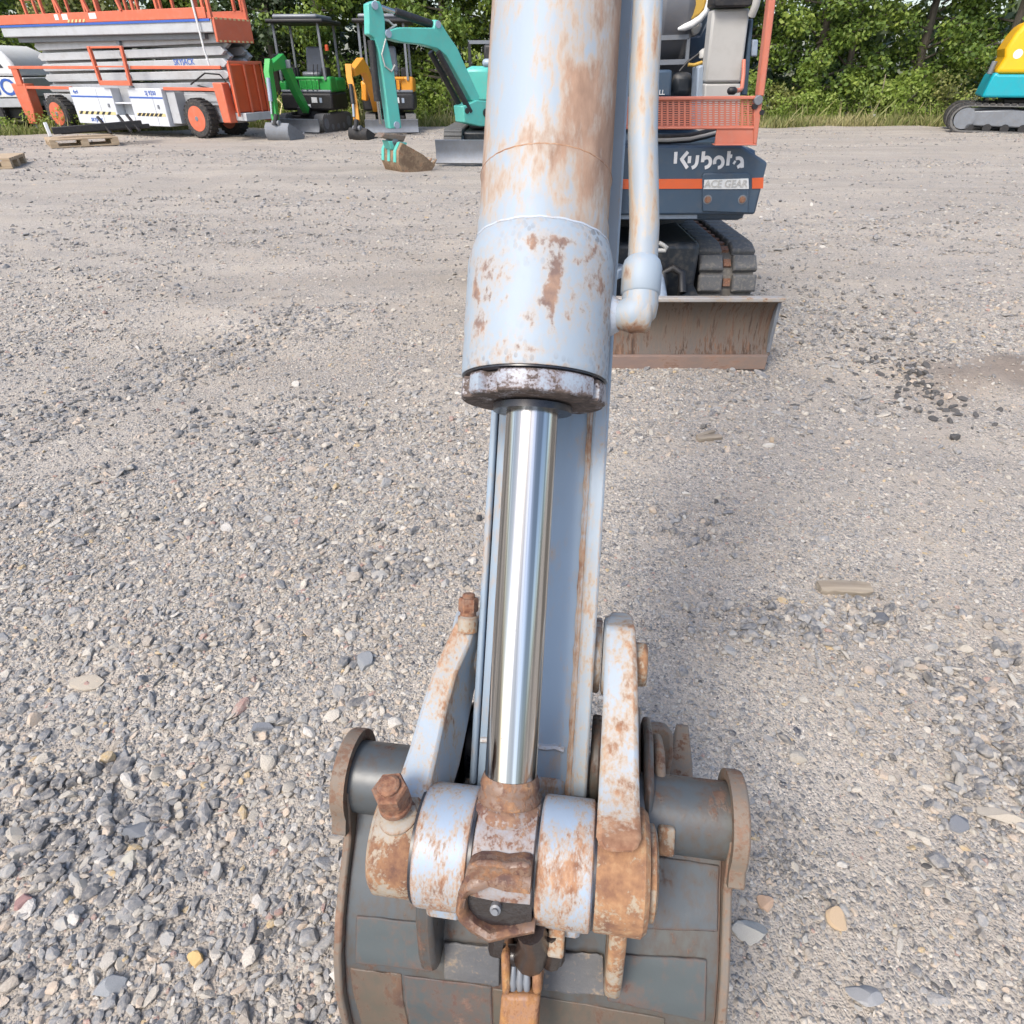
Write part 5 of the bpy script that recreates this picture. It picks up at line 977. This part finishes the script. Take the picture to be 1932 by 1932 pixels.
# amber
y_ = root('mini_excavator', 'small amber yellow digger behind the teal arm, black canopy', 'mini excavator', (-3.05, 18.5, 0), 0, 'small diggers parked along the trees')
mini(y_, hz((-3.02, 18.55), 10), hz((-3.0, 18.6), 4), 'amber', .62)
beam(y_, 'boom', [A2(965, 840, 17.9), A2(930, 690, 17.4), A2(880, 550, 17.0), A2(845, 500, 16.8), A2(775, 560, 16.4)], [.14, .19, .24, .26, .14], .15, 'amber', (1, .1, 0))
beam(y_, 'dipper_arm', [A2(750, 495, 16.35), A2(760, 600, 16.3), A2(790, 740, 16.2), A2(815, 930, 16.05)], [.11, .16, .14, .10], .13, 'amber', (1, .1, 0))
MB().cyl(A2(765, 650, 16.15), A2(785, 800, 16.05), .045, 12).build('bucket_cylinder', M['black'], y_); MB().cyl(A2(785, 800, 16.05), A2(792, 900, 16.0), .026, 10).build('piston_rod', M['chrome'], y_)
MB().cyl(A2(790, 520, 16.6), A2(860, 470, 17.0), .05, 10).build('arm_cylinder', M['black'], y_); MB().tube([A2(812, 920, 16.0), A2(805, 1000, 15.95)], .05, 10).build('bucket_link', M['black'], y_); bucket_(y_, A2(820, 985, 16.0), (.5, .85), .48, .30, 'black')
MB().prism([A2(850, 640, 17.7), A2(885, 640, 17.7), A2(890, 780, 17.7), A2(850, 770, 17.7)], (0, .3, 0)).build('side_cover', M['amber'], y_, bevel=.02)
# teal
t = root('mini_excavator', 'teal digger with a tall bent boom reaching left, muddy bucket on the gravel', 'mini excavator', (-.3, 12.9, 0), 0, 'small diggers parked along the trees')
TF = hz((-.30, 12.95), -3); tracks(t, TF, .78, .30, 1.9, .46); dblade(t, TF, .86, -1.32, .36, 'steel')
P0, P1 = atY(*Z2(930, 500), 10.7), atY(*Z2(1780, 900), 11.9); PD = (P1.x - P0.x, P1.y - P0.y); T2 = lambda zx, zy: onp(*Z2(zx, zy), (P0.x, P0.y), PD); sv = Vector((PD[1], -PD[0], 0)).normalized()
def tpoly(name, pts, w, mat, off=0.0, bev=.012, par=t): return MB().prism([T2(*p) + sv * (w / 2 + off) for p in pts], -sv * w).build(name, M[mat], par, bevel=bev)
bm_ = tpoly('boom', [(1040, 235), (1120, 212), (1385, 215), (1392, 152), (1425, 160), (1455, 205), (1490, 262), (1565, 370), (1650, 560), (1735, 745), (1720, 800), (1670, 770), (1600, 640), (1480, 430), (1410, 375), (1300, 345), (1130, 325), (1050, 300)], .17, 'teal')
am_ = tpoly('dipper_arm', [(882, 30), (930, 8), (975, 15), (1000, 90), (1012, 160), (1015, 260), (1050, 400), (1085, 560), (1108, 740), (1142, 985), (1055, 990), (1040, 900), (1000, 600), (965, 390), (930, 290), (890, 265), (888, 150)], .14, 'teal')
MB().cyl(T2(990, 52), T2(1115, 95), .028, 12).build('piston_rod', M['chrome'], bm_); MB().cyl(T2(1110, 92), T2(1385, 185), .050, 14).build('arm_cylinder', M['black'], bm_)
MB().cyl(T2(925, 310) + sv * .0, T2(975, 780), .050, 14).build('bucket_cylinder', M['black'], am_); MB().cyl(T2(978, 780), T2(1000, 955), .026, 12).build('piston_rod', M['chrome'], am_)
for off in (-.10, .10): MB().cyl(T2(1410, 400) + sv * off, T2(1660, 860) + sv * off, .042, 12).build('boom_cylinder', M['black'], bm_)
MB().tube([T2(1020, 150), T2(1060, 160), T2(1095, 195), T2(1120, 190), T2(1060, 230), T2(1030, 240)], .013, 6).build('hose', M['beige'], am_); MB().tube([T2(1015, 300) + sv * .08, T2(985, 420) + sv * .08, T2(1010, 510) + sv * .08, T2(1060, 550) + sv * .08, T2(1085, 500) + sv * .08], .011, 6).build('hose', M['beige'], am_)
for zx, zy in ((930, 45), (1035, 262), (1415, 190), (1100, 960)): MB().cyl(T2(zx, zy) + sv * .095, T2(zx, zy) - sv * .095, .045, 14).build('pivot_pin', M['paleblue'], bm_)
tpoly('swing_bracket', [(1595, 815), (1700, 770), (1830, 780), (1830, 965), (1730, 970), (1610, 940)], .26, 'teal'); MB().cyl(T2(1770, 865) + sv * .15, T2(1770, 865) - sv * .15, .06, 14).build('pivot_pin', M['black'], t); MB().cyl(T2(1625, 850) + sv * .14, T2(1625, 850) - sv * .14, .04, 14).build('pivot_pin', M['black'], t)
bk = bucket_(t, T2(1085, 1090), PD, .46, .50, 'brownsteel', 'teal', True)
MB().prism([T2(1000, 1020) + sv * .1, T2(1170, 1040) + sv * .1, T2(1150, 1090) + sv * .1, T2(970, 1055) + sv * .1], -sv * .2).build('bucket_link', M['bucketrim'], bk, bevel=.015); tpoly('bucket_hanger', [(1030, 1080), (1180, 1095), (1150, 1150), (1060, 1150)], .2, 'teal', par=bk)
b = lambda nm, lo, hi, mt, bev=.03, par=t: MB().box(lo, hi).build(nm, M[mt], par, TF, bevel=bev)
b('slew_ring', (-.4, -.4, .44), (.4, .5, .60), 'black'); b('track_frame', (-.5, -.7, .15), (.5, .7, .42), 'darknavy'); b('house_base', (-.55, -.55, .60), (.80, 1.0, .82), 'teal'); b('front_cover', (-.42, -.62, .82), (-.02, -.1, 1.30), 'teal', .06); b('engine_cover', (-.5, .35, .82), (.80, 1.0, 1.32), 'teal', .08)
b('side_cover', (.40, -.5, .82), (.80, .35, 1.15), 'teal', .06); st = b('seat', (-.2, .0, 1.30), (.3, .4, 1.42), 'paleblue', .05); b('backrest', (-.2, .33, 1.35), (.3, .45, 1.62), 'black', .04, st)
for x in (-.46, .70): MB().bar(TF @ Vector((x, .55, .9)), TF @ Vector((x, .55, 1.66)), .05, .05).build('roll_bar', M['black'], t)
MB().bar(TF @ Vector((-.48, .55, 1.655)), TF @ Vector((.72, .55, 1.655)), .05, .05).build('roll_bar', M['steel'], t); MB().bar(TF @ Vector((-.1, .55, 1.66)), TF @ Vector((-.1, .55, 1.9)), .03, .03).build('aerial', M['black'], t)
# turquoise and yellow digger at the right edge
w = root('excavator', 'turquoise and yellow digger on long crawler tracks at the right edge', 'excavator', (11.9, 18.1, 0), 0)
c = gp(1782, 250); WF = frame((c.x, c.y), (.90, -.44))
def crawler(t0):
    L, R0 = 2.7, .30; path = [(R0 - math.sin(a) * R0, R0 + math.cos(a) * R0 * .98) for a in [i * math.pi / 12 for i in range(13)]] + [(L - R0 + math.sin(a) * R0, R0 - math.cos(a) * R0) for a in [i * math.pi / 12 for i in range(13)]]
    rings = [[Vector((x, t0, z)), Vector((x, t0 + .42, z)), Vector((x + (.0 if .31 < x < L - .31 else (.05 if x < .31 else -.05)), t0 + .42, z + (.05 if z < R0 else -.05))), Vector((x + (.0 if .31 < x < L - .31 else (.05 if x < .31 else -.05)), t0, z + (.05 if z < R0 else -.05)))] for x, z in path]; rings.append(rings[0])
    o = MB().loft(rings, False).build('crawler_track', M['rubber'], w, WF, sm=0); n = 0
    for i in range(len(path)):
        (x0, z0), (x1, z1) = path[i], path[(i + 1) % len(path)]; k = max(1, round(math.hypot(x1 - x0, z1 - z0) / .14)); d = Vector((x1 - x0, 0, z1 - z0)).normalized(); nn = Vector((d.z, 0, -d.x))
        for j in range(k): f = (j + .5) / k; MB().obox((x0 + (x1 - x0) * f, t0 + .21, z0 + (z1 - z0) * f), d * .052, (0, .215, 0), nn * .022).build('track_shoe', M['tyre'], o, WF, sm=0)
    MB().prism([(.36, t0 + .06, .45), (.30, t0 + .06, .20), (.42, t0 + .06, .15), (2.2, t0 + .06, .12), (2.35, t0 + .06, .42), (1.2, t0 + .06, .50)], (0, .3, 0)).build('track_frame', M['steel'], w, WF, bevel=.03)
    for k in range(5): MB().cyl((.48 + k * .36, t0 + .02, .11), (.48 + k * .36, t0 + .40, .11), .09, 16).build('roller', M['black'], w, WF)
    MB().cyl((.32, t0 + .02, .30), (.32, t0 + .40, .30), .22, 24).build('idler_wheel', M['steel'], w, WF)
crawler(.0); crawler(1.35)
def wb(nm, poly, t0, t1, mat, bev=.05): return MB().prism([(x, t0, z) for x, z in poly], (0, t1 - t0, 0)).build(nm, M[mat], w, WF, bevel=bev, seg=3)
wb('slew_ring', [(1.0, .58), (2.3, .58), (2.3, .72), (1.0, .72)], .3, 1.4, 'black'); wb('counterweight', [(.50, .72), (2.6, .74), (2.6, 1.17), (.70, 1.17), (.62, 1.22), (.57, 1.14)], -.06, 1.75, 'turq')
hd = wb('engine_hood', [(.60, 1.175), (2.6, 1.175), (2.6, 2.16), (1.02, 2.19), (.84, 2.12), (.73, 1.92), (.64, 1.65), (.69, 1.5), (.64, 1.3)], .04, 1.66, 'sun', .09)
MB().lathe((.92, .037, 1.55), (0, 1, 0), [(.09, 0), (.09, .004)], 20).build('sticker', M['white'], hd, WF); MB().cyl((.54, .35, 1.17), (.56, .35, 1.42), .06, 12).build('exhaust', M['steel'], w, WF, bevel=.01); MB().cyl((1.55, 1.3, 2.0), (1.66, 1.35, 3.2), .02, 8).build('aerial', M['steel'], w, WF)

# ---- small things on the ground
c = gp(1646, 233); mk = root('marker_stake', 'small white marker stake at the edge of the gravel', 'stake', (c.x, c.y, 0)); MB().box((c.x - .045, c.y - .03, -.02), (c.x + .045, c.y + .03, .22)).build('base', M['white'], mk, bevel=.01); MB().tube([(c.x, c.y, .2), (c.x + .03, c.y, .7), (c.x + .0, c.y + .02, 1.15)], .012, 6).build('stem', M['wood'], mk)
def stick(name, label, px, py, L, W, T, rz, mat, seed):
    c = gp(px, py); rnd = random.Random(seed); mb = MB(); rings = []
    for i in range(9):
        x = -L / 2 + L * i / 8; j = lambda a: rnd.uniform(-a, a); e = .88 if i in (0, 8) else 1
        rings.append([Vector((x + j(L * .03) * (i in (0, 8)), y_ * W / 2 * e + j(W * .06), z_ * T / 2 * e + j(T * .08))) for y_, z_ in ((-1, -1), (1, -1), (1, .7), (.8, 1), (-.8, 1), (-1, .7))])
    mb.loft(rings); c.z = float(hgt(np.float64(c.x), np.float64(c.y))) + T * .5
    tag(mb.build(name, M[mat], None, Matrix.Translation(c) @ Matrix.Rotation(R_(rz), 4, 'Z') @ Matrix.Rotation(R_(4), 4, 'X'), bevel=.0015), label, 'wood')
stick('wood_plank', 'broken grey plank lying on the gravel right of the bucket', 1588, 1122, .150, .046, .02, -3, 'wood', 1)
stick('wood_stick', 'brown splintered stick on the gravel in front of the dozer blade', 1336, 834, .105, .03, .018, 12, 'wood', 2); stick('wood_stick', 'thin wood sliver lying across the splintered stick near the blade', 1330, 826, .095, .016, .014, 28, 'wood', 3)
stick('wood_chip', 'small orange brown chip of wood near the splintered stick', 1455, 836, .035, .016, .008, 70, 'pallet', 4)
def rock(label, px, py, wpx, hpx, rz, col, seed, flat=.55):
    c = gp(px, py); Zd = (c - EYE).dot(AX_F); k = Zd / (966 * FOC); m, t_, ns, ls, b_ = nodes('rock_face'); tc = ns.new('ShaderNodeTexCoord'); n_ = noi(ns, ls, tc.outputs['Object'], 60, 8, .65); n2 = noi(ns, ls, tc.outputs['Object'], 260, 4, .7)
    ls.new(mixc(ns, ls, mrange(ns, ls, n_, .35, .68), col, tuple(q * .7 for q in col)), b_.inputs['Base Color']); b_.inputs['Roughness'].default_value = .85; bp2 = N(ns, 'ShaderNodeBump'); bp2.inputs['Strength'].default_value = .5; bp2.inputs['Distance'].default_value = .002; ls.new(n2, bp2.inputs['Height']); ls.new(bp2.outputs[0], b_.inputs['Normal'])
    me = stone_mesh(seed, flat, 12, 3); me.materials.append(m); o = bpy.data.objects.new('stone', me); COL.objects.link(o); o.scale = (wpx * k * .55, hpx * k * .68, min(wpx, hpx) * k * .62); o.rotation_euler = (random.uniform(-.15, .15), random.uniform(-.15, .15), R_(rz)); o.location = (c.x, c.y, float(hgt(np.float64(c.x), np.float64(c.y))) + .006); tag(o, label, 'stone', 'larger stones lying on the gravel')
for a in (('large pale grey stone just right of the bucket side', 1415, 1754, 66, 56, 10, (.40, .39, .36), 901), ('pinkish orange stone above the large pale stone', 1446, 1703, 34, 40, 0, (.48, .33, .23), 902), ('orange beige stone right of the pinkish one', 1583, 1729, 40, 36, 15, (.50, .37, .24), 903),
          ('long pale stone near the right edge', 1878, 1541, 78, 34, -18, (.43, .38, .31), 904), ('large grey slab stone low at right', 1634, 1872, 58, 56, -20, (.33, .33, .33), 905), ('dark blue grey stone left of the long pale stone', 1815, 1555, 48, 46, 20, (.17, .18, .20), 906),
          ('yellow ochre stone low at left', 374, 1815, 38, 38, 10, (.55, .37, .16), 907), ('dusky red stone at the left edge', 43, 1702, 52, 34, 15, (.34, .20, .18), 908), ('large grey stone low at far left', 214, 1868, 70, 58, 0, (.27, .28, .29), 909), ('dark slate stone at left, standing proud', 254, 1560, 84, 44, -12, (.15, .16, .175), 910),
          ('pale cream stone below the dark slate stone', 244, 1612, 46, 42, 10, (.42, .40, .34), 911), ('flat beige stone with reddish end at left', 160, 1280, 84, 34, 5, (.40, .35, .28), 912), ('dark angular stone left of the guide link', 492, 1365, 60, 40, -8, (.15, .16, .18), 913), ('grey square stone left of the upper bolt', 690, 1250, 46, 44, 5, (.24, .25, .26), 914), ('dark block of stone right of the plank', 1660, 1172, 38, 32, 8, (.12, .125, .135), 915), ('small red stone left of the guide link bolt', 667, 1322, 20, 12, 5, (.45, .16, .13), 916)): rock(*a)

# ---------------------------------------------------------------- forest edge
SPOT = [(-16.0, 'far left behind the white truck'), (-13.6, 'behind the left end of the scissor lift'), (-11.4, 'behind the left rail of the lift platform'), (-9.3, 'behind the middle of the lift platform'),
        (-7.2, 'behind the right end of the scissor lift'), (-5.4, 'behind the green digger canopy'), (-3.7, 'between the green and amber diggers'), (-2.0, 'behind the teal boom elbow'),
        (-.3, 'left of the rusty cylinder'), (1.5, 'hidden mostly by the rusty cylinder'), (3.3, 'behind the orange guard post'), (5.2, 'just right of the orange guard post'), (7.0, 'right of the orange guard post, second along'),
        (8.7, 'above the white marker stake'), (10.4, 'left of the yellow hood'), (12.2, 'behind the yellow hood'), (14.2, 'right end, beyond the yellow hood')]
for i, (x, w) in enumerate(SPOT):
    k = i % 4
    if x in (-7.2, -3.7) : kind, lm, d = 'spruce', 'dark', 'dark spruce'
    elif k == 1 or x > 5: kind, lm, d = 'broad', 'mid', 'leafy green tree'
    elif k == 2: kind, lm, d = 'broad', 'olive', 'olive green tree'
    else: kind, lm, d = 'broad', 'mid', 'mid green tree'
    tree(kind, d + ' ' + w, x, 23.2 + .9 * math.sin(i * 2.3), 6.6 + 1.3 * math.sin(i * 1.7), 1.75, lm, 100 + i, 1.0, .115, .46, .05, .5)
# the wood behind reads as one dark mass
cl = [(x, y, z, 1.5, .42, 90, .3 + .3 * random.random()) for x in np.arange(-27, 28, 1.5) for y, z in ((26.2, .8), (26.6, 2.4), (27.2, 4.2), (28, 6.4), (30, .9), (30.5, 2.6)) for _ in (0,)]
fw = leaf_cloud('far_wood', cl, LM['dark'], None); tag(fw, 'dark mass of forest behind the front rows of trees', 'forest', kind='stuff')
BUSH = [(-4.2, 21.6, 1.0, .7, 'olive', 'low olive bush between the green digger and the amber digger'), (-1.55, 21.2, 2.1, 1.0, 'bright', 'bright yellow green bush right of the amber digger'), (-.35, 21.5, 1.7, .9, 'bright', 'bright green bush under the teal boom'),
        (.9, 21.6, 1.3, .8, 'mid', 'mid green bush hidden behind the rusty cylinder'), (5.3, 21.4, 1.0, .9, 'mid', 'low rounded bush right of the orange guard post'), (6.5, 21.6, 1.5, .8, 'mid', 'bushy green shrub second from the orange guard post'),
        (7.6, 21.4, 1.0, .6, 'olive', 'thin olive bush left of the marker stake'), (8.5, 21.2, 1.7, .5, 'bright', 'slender pale green sapling bush by the marker stake'), (9.6, 21.5, 1.3, .6, 'mid', 'fern like bush right of the marker stake'),
        (10.9, 21.3, 2.0, .7, 'bright', 'tall pale leaved bush left of the turquoise digger'), (12.3, 21.4, 1.5, .8, 'olive', 'bush behind the turquoise digger'), (-6.1, 21.0, 1.0, .7, 'olive', 'bush right of the scissor lift'), (-13.4, 20.8, 1.2, .9, 'mid', 'bush behind the white truck')]
for i, (x, y, h, r, lm, lb) in enumerate(BUSH): shrub(lb, x, y, h, r, lm, 500 + i, .085 if lm != 'bright' else .10, .55)
# grass verge
n = 26000; gx = RNG.uniform(-17, 17, n); gy = edge_y(gx) + np.abs(RNG.normal(0, .75, n)) - .12; ghh = RNG.uniform(.08, .32, n) * np.where(RNG.random(n) < .06, 2.2, 1) * np.where(gx < -5, .55, 1)
an = RNG.uniform(0, 6.28, n); w = .012; le = RNG.normal(0, .35, (n, 2)) * ghh[:, None]
B = np.stack([gx, gy, np.zeros(n) - .02], 1); dx = np.stack([np.cos(an) * w, np.sin(an) * w, np.zeros(n)], 1); T_ = B + np.stack([le[:, 0], le[:, 1], ghh], 1); mid = (B + T_) / 2 + np.array([0, 0, .03])
V = np.stack([B - dx, B + dx, mid + dx * .8, T_], 1).reshape(-1, 3); me = bpy.data.meshes.new('verge_grass'); fast_mesh(me, V, np.arange(len(V)).reshape(-1, 4))
a = me.attributes.new('tint', 'FLOAT', 'POINT'); a.data.foreach_set('value', np.repeat(np.clip(RNG.normal(.5, .28, n) + .3 * field(gx, gy, 1.4, 1), 0, 1), 4).astype(np.float32)); me.materials.append(LM['grass'])
o = bpy.data.objects.new('verge_grass', me); COL.objects.link(o); tag(o, 'dry green grass growing along the foot of the trees', 'grass', kind='stuff')

# weeds and saplings springing up where the gravel ends
wx = RNG.uniform(-16, 16, 260); cl = []
for x in wx:
    y = float(edge_y(np.float64(x))) + RNG.uniform(.25, 1.5); h = RNG.uniform(.12, .55) * (1.25 if x > 4 else .8); cl += [(x, y, h, RNG.uniform(.16, .34), .07, 46, RNG.uniform(.35, .85)), (x + .1, y + .1, h * .45, .25, .07, 26, RNG.uniform(.2, .6))]
wd_ = leaf_cloud('weeds', cl, LM['bright'], None); tag(wd_, 'low bright green weeds along the foot of the trees', 'weeds', kind='stuff')
